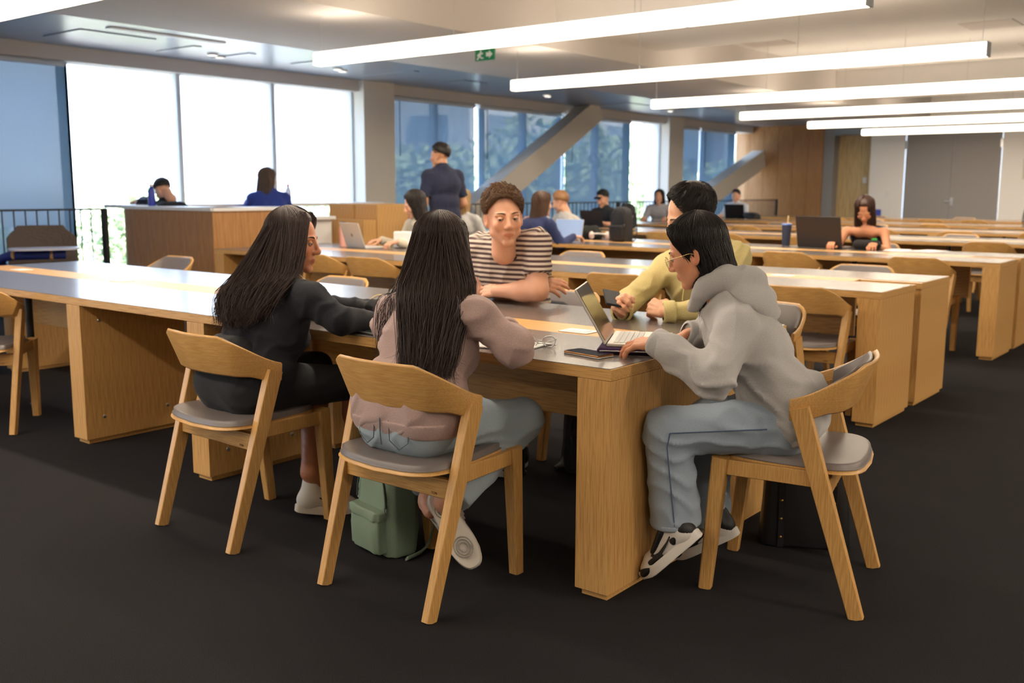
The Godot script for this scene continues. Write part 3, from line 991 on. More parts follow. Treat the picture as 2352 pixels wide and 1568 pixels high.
# ------------------------------------------------------------------ what stands outside the windows
func build_outside() -> void:
	var b := MB.new()
	b.bx(Vector3(-160, -5.2, -160), Vector3(-10.9, -5.0, 60), 0.0)
	struct("ground_outside", b, M.asphalt)
	# pale tower blocks: walls with rows of windows built as boxes
	var spec := [
		["apartment_tower", "pale apartment tower with rows of dark windows beyond the open window", -44.0, -44.0, 14.0, 34.0, M.facade, 3, 9],
		["apartment_tower", "pale broad office block with long window bands beyond the open window", -58.0, -66.0, 20.0, 40.0, M.facade, 4, 10],
		["brick_building", "brown brick building seen dimly through the blue blinds", -34.0, -4.0, 16.0, 17.0, M.facade_brick, 4, 5],
		["apartment_tower", "pale block with tall windows seen through the blinds behind the brace", -30.0, -34.0, 12.0, 16.0, M.facade, 3, 5],
		["brick_building", "brown brick building beyond the blinds beside the oak wall", -36.0, -62.0, 18.0, 14.0, M.facade_brick, 4, 4],
	]
	for q in spec:
		var o := thing(q[0], q[1], "building", Vector3(q[2], -5.0, q[3]))
		b = MB.new()
		b.bx(Vector3(-q[4] / 2, 0, -q[4] / 2), Vector3(q[4] / 2, q[5], q[4] / 2), 0.1)
		part("wall", b, q[6], o)
		b = MB.new()
		b.bx(Vector3(-q[4] / 2 - 0.3, q[5], -q[4] / 2 - 0.3), Vector3(q[4] / 2 + 0.3, q[5] + 0.5, q[4] / 2 + 0.3), 0.1)
		part("roof", b, M.facade, o)
		b = MB.new()
		var ww: float = q[4] / (q[7] * 2.0)
		var wh: float = q[5] / (q[8] * 1.9)
		b.box(Vector3.ZERO, Vector3(0.3, wh, ww), 0.03)
		var me := b.mesh()
		b = MB.new()
		b.box(Vector3.ZERO, Vector3(ww, wh, 0.3), 0.03)
		var me2 := b.mesh()
		for r in q[8]:
			for k in q[7]:
				var y: float = (r + 0.55) * q[5] / q[8]
				var s: float = ((k + 0.5) / q[7] - 0.5) * q[4]
				part_mesh("window", me, M.facade_glass, o).position = Vector3(q[4] / 2 - 0.05, y, s)
				part_mesh("window", me2, M.facade_glass, o).position = Vector3(s, y, q[4] / 2 - 0.05)
	# street trees with clumps of leaves
	var leaf := MB.new()
	leaf.slab(PackedVector2Array([Vector2(0, -0.22), Vector2(0.13, -0.05), Vector2(0.09, 0.12), Vector2(0, 0.24), Vector2(-0.09, 0.12), Vector2(-0.13, -0.05)]), 0.012)
	var lm := leaf.mesh()
	var spots := [[-19.0, -2.0, 5.6, 3.0], [-24.0, -9.5, 4.6, 2.4], [-18.5, 2.5, 6.2, 3.0], [-30.0, -18.5, 5.0, 2.6], [-25.0, -24.0, 5.4, 2.8], [-19.0, -20.5, 6.4, 2.6], [-20.0, -27.0, 7.4, 3.2], [-21.0, -33.5, 6.8, 3.2], [-18.0, -38.0, 6.4, 2.8]]
	for q in spots:
		var o := thing("street_tree", "leafy street tree outside, %s along the street from the brick building" % ["second", "third", "first", "fourth", "sixth", "fifth", "seventh", "eighth", "last"][spots.find(q)], "tree", Vector3(q[0], -5.0, q[1]), 0.0, "street trees outside the windows")
		b = MB.new()
		b.tube([Vector3.ZERO, Vector3(0.1, q[2] * 0.4, 0), Vector3(0, q[2] * 0.75, 0.2)], [0.22, 0.17, 0.09], 8)
		for k in 5:
			var a := TAU * k / 5
			b.tube([Vector3(0.08, q[2] * 0.45, 0), Vector3(cos(a) * q[3] * 0.4, q[2] * 0.75, sin(a) * q[3] * 0.4)], [0.08, 0.03], 6)
		part("trunk", b, mat(s8(92, 76, 62), 0.9), o)
		var mm := MultiMesh.new()
		mm.transform_format = MultiMesh.TRANSFORM_3D
		mm.mesh = lm
		var n := 5000
		mm.instance_count = n
		for k in n:
			var d := Vector3(rng.randfn(), rng.randfn(), rng.randfn()).normalized() * pow(rng.randf(), 0.5)
			var p := Vector3(d.x * q[3], q[2] * 0.85 + d.y * q[3] * 0.8, d.z * q[3])
			mm.set_instance_transform(k, Transform3D(Basis.from_euler(Vector3(rng.randf() * TAU, rng.randf() * TAU, rng.randf() * TAU)).scaled(Vector3.ONE * rng.randf_range(0.35, 0.75)), p))
		var mi := MultiMeshInstance3D.new()
		mi.name = "foliage"
		mi.multimesh = mm
		mi.material_override = M.leaf
		mi.set_meta("kind", "stuff")
		o.add_child(mi)

# ------------------------------------------------------------------ smooth bodies: blended capsules and ellipsoids meshed as surface nets
# capsule: {a, b, ra, rb, clip}; ellipsoid: {c, r, bs}; carve: {c, r, bs, neg}
func cap(a: Vector3, b: Vector3, ra: float, rb: float, clip := 0) -> Dictionary:
	return {"a": a, "b": b, "ra": ra, "rb": rb, "clip": clip}

func ell(c: Vector3, r: Vector3, bs := Basis.IDENTITY, neg := false) -> Dictionary:
	return {"c": c, "r": r, "bs": bs, "neg": neg}

func chain(pts: Array, rad: Array) -> Array:
	var out := []
	for k in pts.size() - 1:
		out.append(cap(pts[k], pts[k + 1], rad[k], rad[k + 1]))
	return out

func blob(mb: MB, prims: Array, h: float, ks: float, amp := 0.0, freq := 12.0, shade := 0, noise_seed := 3, cut_lo := -100.0, cut_hi := 100.0) -> void:
	var lo := Vector3(1e9, 1e9, 1e9)
	var hi := -lo
	for q in prims:
		if q.has("neg") and q.neg:
			continue
		if q.has("a"):
			var r := maxf(q.ra, q.rb)
			lo = lo.min(q.a - Vector3.ONE * r).min(q.b - Vector3.ONE * r)
			hi = hi.max(q.a + Vector3.ONE * r).max(q.b + Vector3.ONE * r)
		else:
			var r: float = maxf(q.r.x, maxf(q.r.y, q.r.z))
			lo = lo.min(q.c - Vector3.ONE * r)
			hi = hi.max(q.c + Vector3.ONE * r)
	var pad := ks * 1.5 + h * 2.0
	lo -= Vector3.ONE * pad
	hi += Vector3.ONE * pad
	var nx := int((hi.x - lo.x) / h) + 2
	var ny := int((hi.y - lo.y) / h) + 2
	var nz := int((hi.z - lo.z) / h) + 2
	var F := PackedFloat32Array()
	F.resize(nx * ny * nz)
	var inv := 1.0 / ks
	var marg := ks * 3.2 + h
	for pass_ in 2:
		for q in prims:
			var neg: bool = q.has("neg") and q.neg
			if neg != (pass_ == 1):
				continue
			var is_cap: bool = q.has("a")
			var l: Vector3
			var u: Vector3
			if is_cap:
				var r := maxf(q.ra, q.rb) + marg
				l = (q.a as Vector3).min(q.b) - Vector3.ONE * r
				u = (q.a as Vector3).max(q.b) + Vector3.ONE * r
			else:
				var r: float = maxf(q.r.x, maxf(q.r.y, q.r.z)) + marg
				l = q.c - Vector3.ONE * r
				u = q.c + Vector3.ONE * r
			var x0 := maxi(0, int((l.x - lo.x) / h))
			var y0 := maxi(0, int((l.y - lo.y) / h))
			var z0 := maxi(0, int((l.z - lo.z) / h))
			var x1 := mini(nx - 1, int((u.x - lo.x) / h) + 1)
			var y1 := mini(ny - 1, int((u.y - lo.y) / h) + 1)
			var z1 := mini(nz - 1, int((u.z - lo.z) / h) + 1)
			if is_cap:
				var a: Vector3 = q.a
				var ab: Vector3 = q.b - q.a
				var ll := maxf(ab.length_squared(), 1e-9)
				var len_ := sqrt(ll)
				var ra: float = q.ra
				var dr: float = q.rb - q.ra
				var clip: int = q.clip
				var rm := maxf(q.ra, q.rb) + marg
				for z in range(z0, z1 + 1):
					for y in range(y0, y1 + 1):
						var at := (z * ny + y) * nx
						var p := lo + Vector3(x0, y, z) * h - a
						for x in range(x0, x1 + 1):
							var t := p.dot(ab) / ll
							var tc := clampf(t, 0.0, 1.0)
							var d := (p - ab * tc).length() - ra - dr * tc
							if clip & 1 and t > 1.0:
								d = maxf(d, (t - 1.0) * len_ + 0.3 * h)
							if clip & 2 and t < 0.0:
								d = maxf(d, -t * len_ + 0.3 * h)
							if d < marg:
								F[at + x] += exp(-maxf(d, -8.0 * ks) * inv)
							p.x += h
			else:
				var bi: Basis = (q.bs as Basis).inverse()
				var rr: Vector3 = q.r
				for z in range(z0, z1 + 1):
					for y in range(y0, y1 + 1):
						var at := (z * ny + y) * nx
						for x in range(x0, x1 + 1):
							var p: Vector3 = bi * (lo + Vector3(x, y, z) * h - q.c)
							var k0 := (p / rr).length()
							var k1 := maxf((p / (rr * rr)).length(), 1e-6)
							var d := k0 * (k0 - 1.0) / k1
							if k0 < 0.05:
								d = -minf(rr.x, minf(rr.y, rr.z))
							if neg:
								if d < marg and F[at + x] > 0.0:
									var f0 := -ks * log(F[at + x])
									var kk := ks * 0.6
									var mm := maxf(f0, -d)
									f0 = mm + kk * log(exp((f0 - mm) / kk) + exp((-d - mm) / kk))
									F[at + x] = exp(-f0 * inv)
							elif d < marg:
								F[at + x] += exp(-maxf(d, -8.0 * ks) * inv)
	if cut_lo > lo.y or cut_hi < hi.y:
		for z in nz:
			for y in ny:
				var py := lo.y + y * h
				if py < cut_lo or py > cut_hi:
					var at := (z * ny + y) * nx
					for x in nx:
						F[at + x] = minf(F[at + x], 0.8)
	# surface nets
	var vid := PackedInt32Array()
	vid.resize(nx * ny * nz)
	vid.fill(-1)
	var V := PackedVector3Array()
	var sy := nx
	var sz := nx * ny
	var offs := [0, 1, sy, sy + 1, sz, sz + 1, sz + sy, sz + sy + 1]
	var o1: int = offs[1]
	var o2: int = offs[2]
	var o3: int = offs[3]
	var o4: int = offs[4]
	var o5: int = offs[5]
	var o6: int = offs[6]
	var o7: int = offs[7]
	var edges := [[0, 1], [2, 3], [4, 5], [6, 7], [0, 2], [1, 3], [4, 6], [5, 7], [0, 4], [1, 5], [2, 6], [3, 7]]
	var cor := []
	for k in 8:
		cor.append(Vector3(k & 1, (k >> 1) & 1, k >> 2))
	var g := PackedFloat32Array()
	g.resize(8)
	for z in nz - 1:
		for y in ny - 1:
			var at := (z * ny + y) * nx
			for x in nx - 1:
				var i0 := at + x
				var m := int(F[i0] > 1.0) + int(F[i0 + o1] > 1.0) + int(F[i0 + o2] > 1.0) + int(F[i0 + o3] > 1.0) + int(F[i0 + o4] > 1.0) + int(F[i0 + o5] > 1.0) + int(F[i0 + o6] > 1.0) + int(F[i0 + o7] > 1.0)
				if m == 0 or m == 8:
					continue
				for k in 8:
					var fv := F[i0 + offs[k]]
					g[k] = -log(fv) if fv > 1e-9 else 20.0
				var s := Vector3.ZERO
				var n := 0
				for e in edges:
					var a := g[e[0]]
					var b := g[e[1]]
					if (a < 0.0) != (b < 0.0):
						s += (cor[e[0]] as Vector3).lerp(cor[e[1]], clampf(a / (a - b), 0.0, 1.0))
						n += 1
				vid[i0] = V.size()
				V.append(lo + (Vector3(x, y, z) + s / n) * h)
	var I := PackedInt32Array()
	for z in range(1, nz - 1):
		for y in range(1, ny - 1):
			var at := (z * ny + y) * nx
			for x in range(1, nx - 1):
				var i0 := at + x
				var ins := F[i0] > 1.0
				if (F[i0 + 1] > 1.0) != ins:
					quad_into(I, vid[i0], vid[i0 - sy], vid[i0 - sy - sz], vid[i0 - sz], not ins)
				if (F[i0 + sy] > 1.0) != ins:
					quad_into(I, vid[i0], vid[i0 - sz], vid[i0 - sz - 1], vid[i0 - 1], not ins)
				if (F[i0 + sz] > 1.0) != ins:
					quad_into(I, vid[i0], vid[i0 - 1], vid[i0 - 1 - sy], vid[i0 - sy], not ins)
	var N := smooth_normals(V, I)
	if amp > 0.0:
		# soft drapery: long folds in two slanting directions, bent and faded in and out by noise
		var fn := FastNoiseLite.new()
		fn.seed = noise_seed
		fn.noise_type = FastNoiseLite.TYPE_SIMPLEX_SMOOTH
		fn.frequency = 1.0
		fn.fractal_octaves = 2
		var d1 := Vector3(0.35, 0.90, 0.25) * freq * 10.0
		var d2 := Vector3(0.75, -0.35, -0.55) * freq * 9.0
		for k in V.size():
			var p := V[k]
			var w := fn.get_noise_3dv(p * 4.0) * 6.0
			var m := clampf(0.5 + 1.6 * fn.get_noise_3dv(p * 2.6 + Vector3(7, 3, 5)), 0.0, 1.0)
			var a1 := 0.5 + 0.5 * sin(p.dot(d1) + w)
			var a2 := 0.5 + 0.5 * sin(p.dot(d2) - w)
			V[k] = p + N[k] * amp * (m * a1 * a1 * a1 + (1.0 - m) * a2 * a2 * a2 * 0.8 - 0.3)
		N = smooth_normals(V, I)
	var base := mb.v.size()
	for k in V.size():
		if shade > 0:
			mb.col = skin_tone(shade, V[k])
		mb.vert(V[k], N[k])
	for q in I:
		mb.i.append(base + q)

func quad_into(I: PackedInt32Array, a: int, b: int, c: int, d: int, flip: bool) -> void:
	if a < 0 or b < 0 or c < 0 or d < 0:
		return
	if flip:
		I.append(a); I.append(b); I.append(c); I.append(a); I.append(c); I.append(d)
	else:
		I.append(a); I.append(c); I.append(b); I.append(a); I.append(d); I.append(c)

func smooth_normals(V: PackedVector3Array, I: PackedInt32Array) -> PackedVector3Array:
	var N := PackedVector3Array()
	N.resize(V.size())
	for k in range(0, I.size(), 3):
		var g := (V[I[k + 2]] - V[I[k]]).cross(V[I[k + 1]] - V[I[k]])
		N[I[k]] += g; N[I[k + 1]] += g; N[I[k + 2]] += g
	for k in N.size():
		N[k] = N[k].normalized()
	return N

# ------------------------------------------------------------------ heads and hands
# head space: origin in the middle of the head, y up, face towards -z
var head_cache := {}

func head_shape(male: bool) -> MB:
	var key := "m" if male else "f"
	if head_cache.has(key):
		return head_cache[key]
	var mb := MB.new()
	var j := 1.06 if male else 1.0
	var pr := [
		ell(Vector3(0, 0.034, 0.012), Vector3(0.072, 0.083, 0.090)),
		ell(Vector3(0, -0.012, -0.030), Vector3(0.060, 0.080, 0.056)),
		cap(Vector3(-0.040 * j, -0.058, -0.012), Vector3(0, -0.094, -0.064), 0.020 * j, 0.015 * j),
		cap(Vector3(0.040 * j, -0.058, -0.012), Vector3(0, -0.094, -0.064), 0.020 * j, 0.015 * j),
		cap(Vector3(-0.048, -0.02, 0.0), Vector3(-0.041 * j, -0.058, -0.010), 0.018, 0.019 * j),
		cap(Vector3(0.048, -0.02, 0.0), Vector3(0.041 * j, -0.058, -0.010), 0.018, 0.019 * j),
		ell(Vector3(0, -0.058, -0.056), Vector3(0.034, 0.036, 0.026)),
		cap(Vector3(-0.011, -0.094, -0.070), Vector3(0.011, -0.094, -0.070), 0.011 * j, 0.011 * j),
		ell(Vector3(-0.036, -0.022, -0.060), Vector3(0.022, 0.024, 0.017)),
		ell(Vector3(0.036, -0.022, -0.060), Vector3(0.022, 0.024, 0.017)),
		cap(Vector3(0, 0.016, -0.082), Vector3(0, -0.020, -0.1005), 0.0072, 0.0085),
		ell(Vector3(0, -0.026, -0.100), Vector3(0.0095, 0.0085, 0.0100)),
		ell(Vector3(-0.011, -0.030, -0.091), Vector3(0.0068, 0.0065, 0.0090)),
		ell(Vector3(0.011, -0.030, -0.091), Vector3(0.0068, 0.0065, 0.0090)),
		cap(Vector3(-0.044, 0.022, -0.066), Vector3(-0.016, 0.026, -0.079), 0.0065 * j, 0.0065 * j),
		cap(Vector3(0.044, 0.022, -0.066), Vector3(0.016, 0.026, -0.079), 0.0065 * j, 0.0065 * j),
		cap(Vector3(-0.020, -0.0580, -0.0765), Vector3(-0.005, -0.0545, -0.0845), 0.0022, 0.0038),
		cap(Vector3(0.020, -0.0580, -0.0765), Vector3(0.005, -0.0545, -0.0845), 0.0022, 0.0038),
		cap(Vector3(-0.016, -0.0615, -0.0765), Vector3(0, -0.0655, -0.0825), 0.0028, 0.0052),
		cap(Vector3(0.016, -0.0615, -0.0765), Vector3(0, -0.0655, -0.0825), 0.0028, 0.0052),
		ell(Vector3(-0.075, -0.006, 0.012), Vector3(0.006, 0.030, 0.018), Basis(Vector3.UP, -0.35)),
		ell(Vector3(0.075, -0.006, 0.012), Vector3(0.006, 0.030, 0.018), Basis(Vector3.UP, 0.35)),
		ell(Vector3(-0.072, -0.028, 0.006), Vector3(0.006, 0.010, 0.008)),
		ell(Vector3(0.072, -0.028, 0.006), Vector3(0.006, 0.010, 0.008)),
		cap(Vector3(0, -0.05, 0.018), Vector3(0, -0.15, 0.028), 0.047 * j, 0.050 * j),
		ell(Vector3(-0.031, 0.005, -0.087), Vector3(0.0165, 0.0085, 0.0125), Basis.IDENTITY, true),
		ell(Vector3(0.031, 0.005, -0.087), Vector3(0.0165, 0.0085, 0.0125), Basis.IDENTITY, true),
		ell(Vector3(-0.079, -0.004, 0.006), Vector3(0.004, 0.016, 0.008), Basis(Vector3.UP, -0.35), true),
		ell(Vector3(0.079, -0.004, 0.006), Vector3(0.004, 0.016, 0.008), Basis(Vector3.UP, 0.35), true),
	]
	blob(mb, pr, 0.0034, 0.0040, 0.0, 1.0, 1)
	mb.col = Color.WHITE
	head_cache[key] = mb
	return mb

# lips and the redder skin of nose, cheeks, ears and fingertips
func skin_tone(kind: int, p: Vector3) -> Color:
	if kind == 2:
		return Color(1, 1, 1).lerp(Color(0.95, 0.78, 0.72), smoothstep(-0.10, -0.17, p.z) * 0.6)
	var lip := clampf(1.0 - pow(absf(p.x) / 0.0245, 2.0) - pow(absf(p.y + 0.0600) / 0.0095, 2.0), 0.0, 1.0) * float(p.z < -0.072)
	lip = smoothstep(0.0, 0.35, lip)
	var blush := exp(-(Vector2(absf(p.x) - 0.038, p.y + 0.022).length_squared()) / 0.0006) * 0.5 * float(p.z < -0.03)
	var red := clampf(blush + exp(-(p - Vector3(0, -0.026, -0.11)).length_squared() / 0.0004) * 0.5 + 0.7 * float(absf(p.x) > 0.072), 0.0, 1.0)
	var c := Color(1, 1, 1).lerp(Color(0.96, 0.80, 0.75), red)
	return c.lerp(Color(0.80, 0.50, 0.46), lip * 0.85)

func append_mb(dst: MB, src: MB, xf: Transform3D, tint := Color.WHITE) -> void:
	var base := dst.v.size()
	for k in src.v.size():
		dst.v.append(xf * src.v[k])
		dst.n.append((xf.basis * src.n[k]).normalized())
		dst.c.append(src.c[k] * tint)
		dst.t.append(src.t[k])
	if xf.basis.determinant() < 0.0:
		for k in range(0, src.i.size(), 3):
			dst.i.append(base + src.i[k]); dst.i.append(base + src.i[k + 2]); dst.i.append(base + src.i[k + 1])
	else:
		for q in src.i:
			dst.i.append(base + q)

# right hand space: wrist at the origin, fingers towards -z, palm facing -y, thumb towards -x
func hand_shape(curl: Array, spread := 0.10, thumb_in := 0.3) -> MB:
	var key := str(curl, spread, thumb_in)
	if head_cache.has(key):
		return head_cache[key]
	var mb := MB.new()
	var pr := []
	var roots := [Vector3(-0.027, 0.002, -0.088), Vector3(-0.008, 0.004, -0.092), Vector3(0.012, 0.002, -0.087), Vector3(0.030, -0.002, -0.078)]
	var lens := [[0.042, 0.026, 0.021], [0.046, 0.030, 0.022], [0.042, 0.028, 0.021], [0.034, 0.021, 0.019]]
	for f in 4:
		var r: Vector3 = roots[f]
		pr.append(cap(Vector3(-0.016 + 0.011 * f, 0, -0.012), r, 0.0145, 0.0105))
		var yaw := (f - 1.4) * spread
		var ang := 0.0
		var p := r
		for s in 3:
			ang += curl[f] * [0.9, 1.1, 0.75][s]
			var d := Vector3(sin(yaw) * cos(ang), -sin(ang), -cos(yaw) * cos(ang))
			var q: Vector3 = p + d * lens[f][s]
			pr.append(cap(p, q, [0.0095, 0.0084, 0.0078][s], [0.0084, 0.0078, 0.0066][s]))
			p = q
	# thumb leaves the side of the palm
	var t0 := Vector3(-0.022, -0.006, -0.022)
	var t1 := t0 + Vector3(-0.026, -0.012 - 0.01 * thumb_in, -0.034)
	var t2 := t1 + Vector3(-0.012 + 0.022 * thumb_in, -0.006 - 0.012 * thumb_in, -0.032)
	var t3 := t2 + Vector3(-0.002 + 0.016 * thumb_in, -0.002 - 0.006 * thumb_in, -0.026)
	pr.append(cap(t0, t1, 0.015, 0.0115))
	pr.append(cap(t1, t2, 0.0108, 0.0095))
	pr.append(cap(t2, t3, 0.0095, 0.0075))
	pr.append(cap(Vector3(0, 0, 0.016), Vector3(0, 0, -0.01), 0.022, 0.021))
	pr.append(cap(Vector3(-0.02, -0.002, -0.05), Vector3(0.022, -0.004, -0.045), 0.014, 0.013))
	blob(mb, pr, 0.0036, 0.0030, 0.0, 1.0, 2)
	mb.col = Color.WHITE
	head_cache[key] = mb
	return mb

# basis with -z along fwd and y near up
func aim(fwd: Vector3, up: Vector3) -> Basis:
	var z := -fwd.normalized()
	var x := up.cross(z).normalized()
	return Basis(x, z.cross(x), z)

# eyes, lids and brows in head space, as children of the body
func face_parts(parent: Node3D, xf: Transform3D, skin: Material, hair_col: Color, look := Vector3(0, 0, -1), lid := 0.35, brow := 1.0) -> void:
	for s in [-1.0, 1.0]:
		var c := Vector3(s * 0.031, 0.0045, -0.0715)
		var b := MB.new()
		b.xf = xf
		b.ball(c, Vector3.ONE * 0.0114, Basis.IDENTITY, 16, 12)
		var eye := part("eye", b, M.eye_white, parent)
		b = MB.new()
		b.xf = xf
		var bs := aim(look, Vector3.UP)
		b.ball(c + look.normalized() * 0.0079, Vector3(0.0056, 0.0056, 0.0044), bs, 14, 8)
		part("iris", b, M.iris, eye)
		b = MB.new()
		b.xf = xf
		b.ball(c + look.normalized() * 0.0104, Vector3(0.0028, 0.0028, 0.0024), bs, 10, 6)
		part("pupil", b, M.black, eye)
		# lids: patches of a slightly larger ball
		b = MB.new()
		b.xf = xf
		for ul in [[lerpf(0.55, -0.10, lid), 1.5], [-1.5, -0.42]]:
			var rows := []
			for k in 7:
				var el: float = lerpf(ul[0], ul[1], k / 6.0)
				var ring := PackedVector3Array()
				for m in 13:
					var az := lerpf(-1.45, 1.45, m / 12.0)
					var e2 := el * (1.0 - 0.25 * pow(absf(az) / 1.45, 2.0)) if absf(el) < 0.8 else el
					ring.append(c + Vector3(sin(az) * cos(e2), sin(e2), -cos(az) * cos(e2)) * 0.0127)
				rows.append(ring)
			b.surf(rows, false, false, true)
		part("eyelid", b, skin, parent)
		# lashes along the upper lid
		b = MB.new()
		b.xf = xf
		var e0 := lerpf(0.55, -0.10, lid)
		var pts := []
		for m in 9:
			var az := lerpf(-1.1, 1.1, m / 8.0)
			var e2 := e0 * (1.0 - 0.25 * pow(absf(az) / 1.45, 2.0))
			pts.append(c + Vector3(sin(az) * cos(e2), sin(e2), -cos(az) * cos(e2)) * 0.0137)
		b.tube(pts, 0.0008, 5)
		part("eyelash", b, M.black, parent)
		# brow of short hairs
		b = MB.new()
		b.xf = xf
		for k in int(70 * brow):
			var f := rng.randf()
			var p := Vector3(s * lerpf(0.012, 0.047, f), 0.0245 + 0.005 * sin(f * 2.6) + rng.randf_range(-0.003, 0.003) * (1.1 - f), lerpf(-0.0865, -0.0655, f * f * 0.9 + f * 0.1))
			var d := Vector3(s * 0.006, 0.0028 - 0.004 * f, 0.0022)
			b.tube([p, p + d * 0.6 + Vector3(0, 0, -0.0006), p + d], [0.0007, 0.0007, 0.0003], 4, false)
		part("eyebrow", b, mat(hair_col, 0.6), parent)

# ------------------------------------------------------------------ hair
func scalp(th: float, ph: float, lift: float) -> Vector3:
	var y := Vector3(0, 0.94, 0.342)
	var z := Vector3(0, -0.342, 0.94)
	var d := y * cos(th) + (-z * cos(ph) + Vector3.RIGHT * sin(ph)) * sin(th)
	return Vector3(0, 0.034, 0.012) + d * (Vector3(0.072, 0.083, 0.090) + Vector3.ONE * lift)

# how far down the hairline lies, from the crown: front, sides, nape (degrees)
func hairline(ph: float, f: float, s: float, n: float) -> float:
	var a := absf(wrapf(ph, -PI, PI))
	if a < PI / 2:
		return deg_to_rad(lerpf(f, s, smoothstep(0.25, 1.25, a)))
	return deg_to_rad(lerpf(s, n, smoothstep(1.5, 2.6, a)))

func hair_cap(b: MB, f: float, s: float, n: float, lift: float, vol := 0.0) -> void:
	var rows := []
	for r in 15:
		var ring := PackedVector3Array()
		for k in 44:
			var ph := TAU * k / 44
			var th := hairline(ph, f, s, n) * maxf(r / 14.0, 0.01)
			var e := 1.0 - smoothstep(0.8, 1.0, r / 14.0)
			ring.append(scalp(th, ph, (lift + vol * maxf(0.0, cos(th * 0.9))) * e - 0.002 * (1.0 - e)))
		rows.append(ring)
	b.surf(rows, true, false, true)

func smooth_path(pts: Array, n: int) -> Array:
	var out := []
	var m := pts.size() - 1
	for k in n + 1:
		var f := float(k) / n * m
		var i := mini(int(f), m - 1)
		out.append((pts[i] as Vector3).cubic_interpolate(pts[i + 1], pts[maxi(i - 1, 0)], pts[mini(i + 2, m)], f - i))
	return out

# one hair: a three-sided strand written straight into the arrays
func strand(b: MB, pts: Array, r: float) -> void:
	var m := pts.size()
	var base := b.v.size()
	var side := Vector3.ZERO
	for k in m:
		var d: Vector3 = (pts[mini(k + 1, m - 1)] - pts[maxi(k - 1, 0)]).normalized()
		if k == 0:
			side = d.cross(Vector3.UP if absf(d.y) < 0.9 else Vector3.RIGHT).normalized()
		else:
			side = (side - d * side.dot(d)).normalized()
		var up := d.cross(side)
		var rr := r * (1.0 - 0.8 * smoothstep(0.75, 1.0, float(k) / (m - 1)))
		var n1 := side * -0.5 + up * 0.866
		var n2 := side * -0.5 - up * 0.866
		var p: Vector3 = pts[k]
		b.v.append(p + side * rr); b.v.append(p + n1 * rr); b.v.append(p + n2 * rr)
		b.n.append(side); b.n.append(n1); b.n.append(n2)
		b.c.append(Color.WHITE); b.c.append(Color.WHITE); b.c.append(Color.WHITE)
		b.t.append(Vector2.ZERO); b.t.append(Vector2.ZERO); b.t.append(Vector2.ZERO)
	for k in m - 1:
		for j in 3:
			var a := base + k * 3 + j
			var c := base + k * 3 + (j + 1) % 3
			b.i.append(a); b.i.append(a + 3); b.i.append(c)
			b.i.append(c); b.i.append(a + 3); b.i.append(c + 3)

# sections: [centre, half width vector, half depth vector] in the person's space; xf places the head
func long_hair(xf: Transform3D, sec: Array, count: int, r: float, rough_: float, sd: int, front := 74.0, side := 104.0, spread := 1.0) -> MB:
	var g := RandomNumberGenerator.new()
	g.seed = sd
	var b := MB.new()
	b.xf = xf
	hair_cap(b, front, side, 116.0, 0.010, 0.006)
	b.xf = Transform3D.IDENTITY
	# solid core of the falling hair
	var rows := []
	for q in sec:
		var ring := PackedVector3Array()
		for k in 24:
			var a := TAU * k / 24
			ring.append(q[0] + (q[1] * cos(a) + q[2] * sin(a)) * (0.90 if rows.size() > 0 else 0.72) - (Vector3.ZERO if rows.size() > 0 else Vector3(0, 0.01, 0)))
		rows.append(ring)
	var flip: bool = (sec[0][1] as Vector3).cross(sec[0][2]).dot(sec[1][0] - sec[0][0]) < 0.0
	b.surf(rows, true, true, flip)
	for k in count:
		var ph := g.randf_range(-PI, PI)
		if absf(ph) < 0.5:
			ph = signf(ph) * 0.5 + ph * 0.5
		var lim := hairline(ph, front, side, 116.0)
		var th0 := g.randf_range(0.02, 0.55)
		var th1 := minf(lim, deg_to_rad(g.randf_range(62, 104)))
		var lift := 0.012 + g.randf() * 0.006
		var pts := []
		for m in 5:
			pts.append(xf * scalp(lerpf(th0, th1, m / 4.0), ph, lift + 0.006 * maxf(0.0, cos(lerpf(th0, th1, m / 4.0) * 0.9))))
		var last: Vector3 = pts[4]
		var q0: Array = sec[0]
		var rel: Vector3 = last - q0[0]
		var al := atan2(rel.dot(q0[2]) / q0[2].length_squared(), rel.dot(q0[1]) / q0[1].length_squared())
		al += g.randf_range(-0.25, 0.25)
		var rho := g.randf_range(0.90, 1.05)
		var stop := sec.size() - (g.randi_range(0, 1) if g.randf() < 0.5 else 0)
		var jit := Vector3(g.randfn(), g.randfn() * 0.3, g.randfn())
		for m in range(1, stop):
			var q: Array = sec[m]
			al += g.randf_range(-0.12, 0.12)
			var fr := float(m) / sec.size()
			pts.append(q[0] + (q[1] * cos(al) + q[2] * sin(al)) * rho + jit * 0.006 * fr * spread + Vector3(0, g.randf_range(-0.02, 0.02) * fr, 0))
		var tip: Vector3 = pts[pts.size() - 1] - pts[pts.size() - 2]
		pts.append(pts[pts.size() - 1] + tip.normalized() * g.randf_range(0.005, 0.045) + jit * 0.004 * spread)
		var sp := smooth_path(pts, 18)
		for m in range(8, sp.size()):
			sp[m] += Vector3(sin(m * 0.9 + k), 0, cos(m * 0.8 + k * 1.7)) * rough_ * (m - 8) / 10.0
		strand(b, sp, r)
	return b

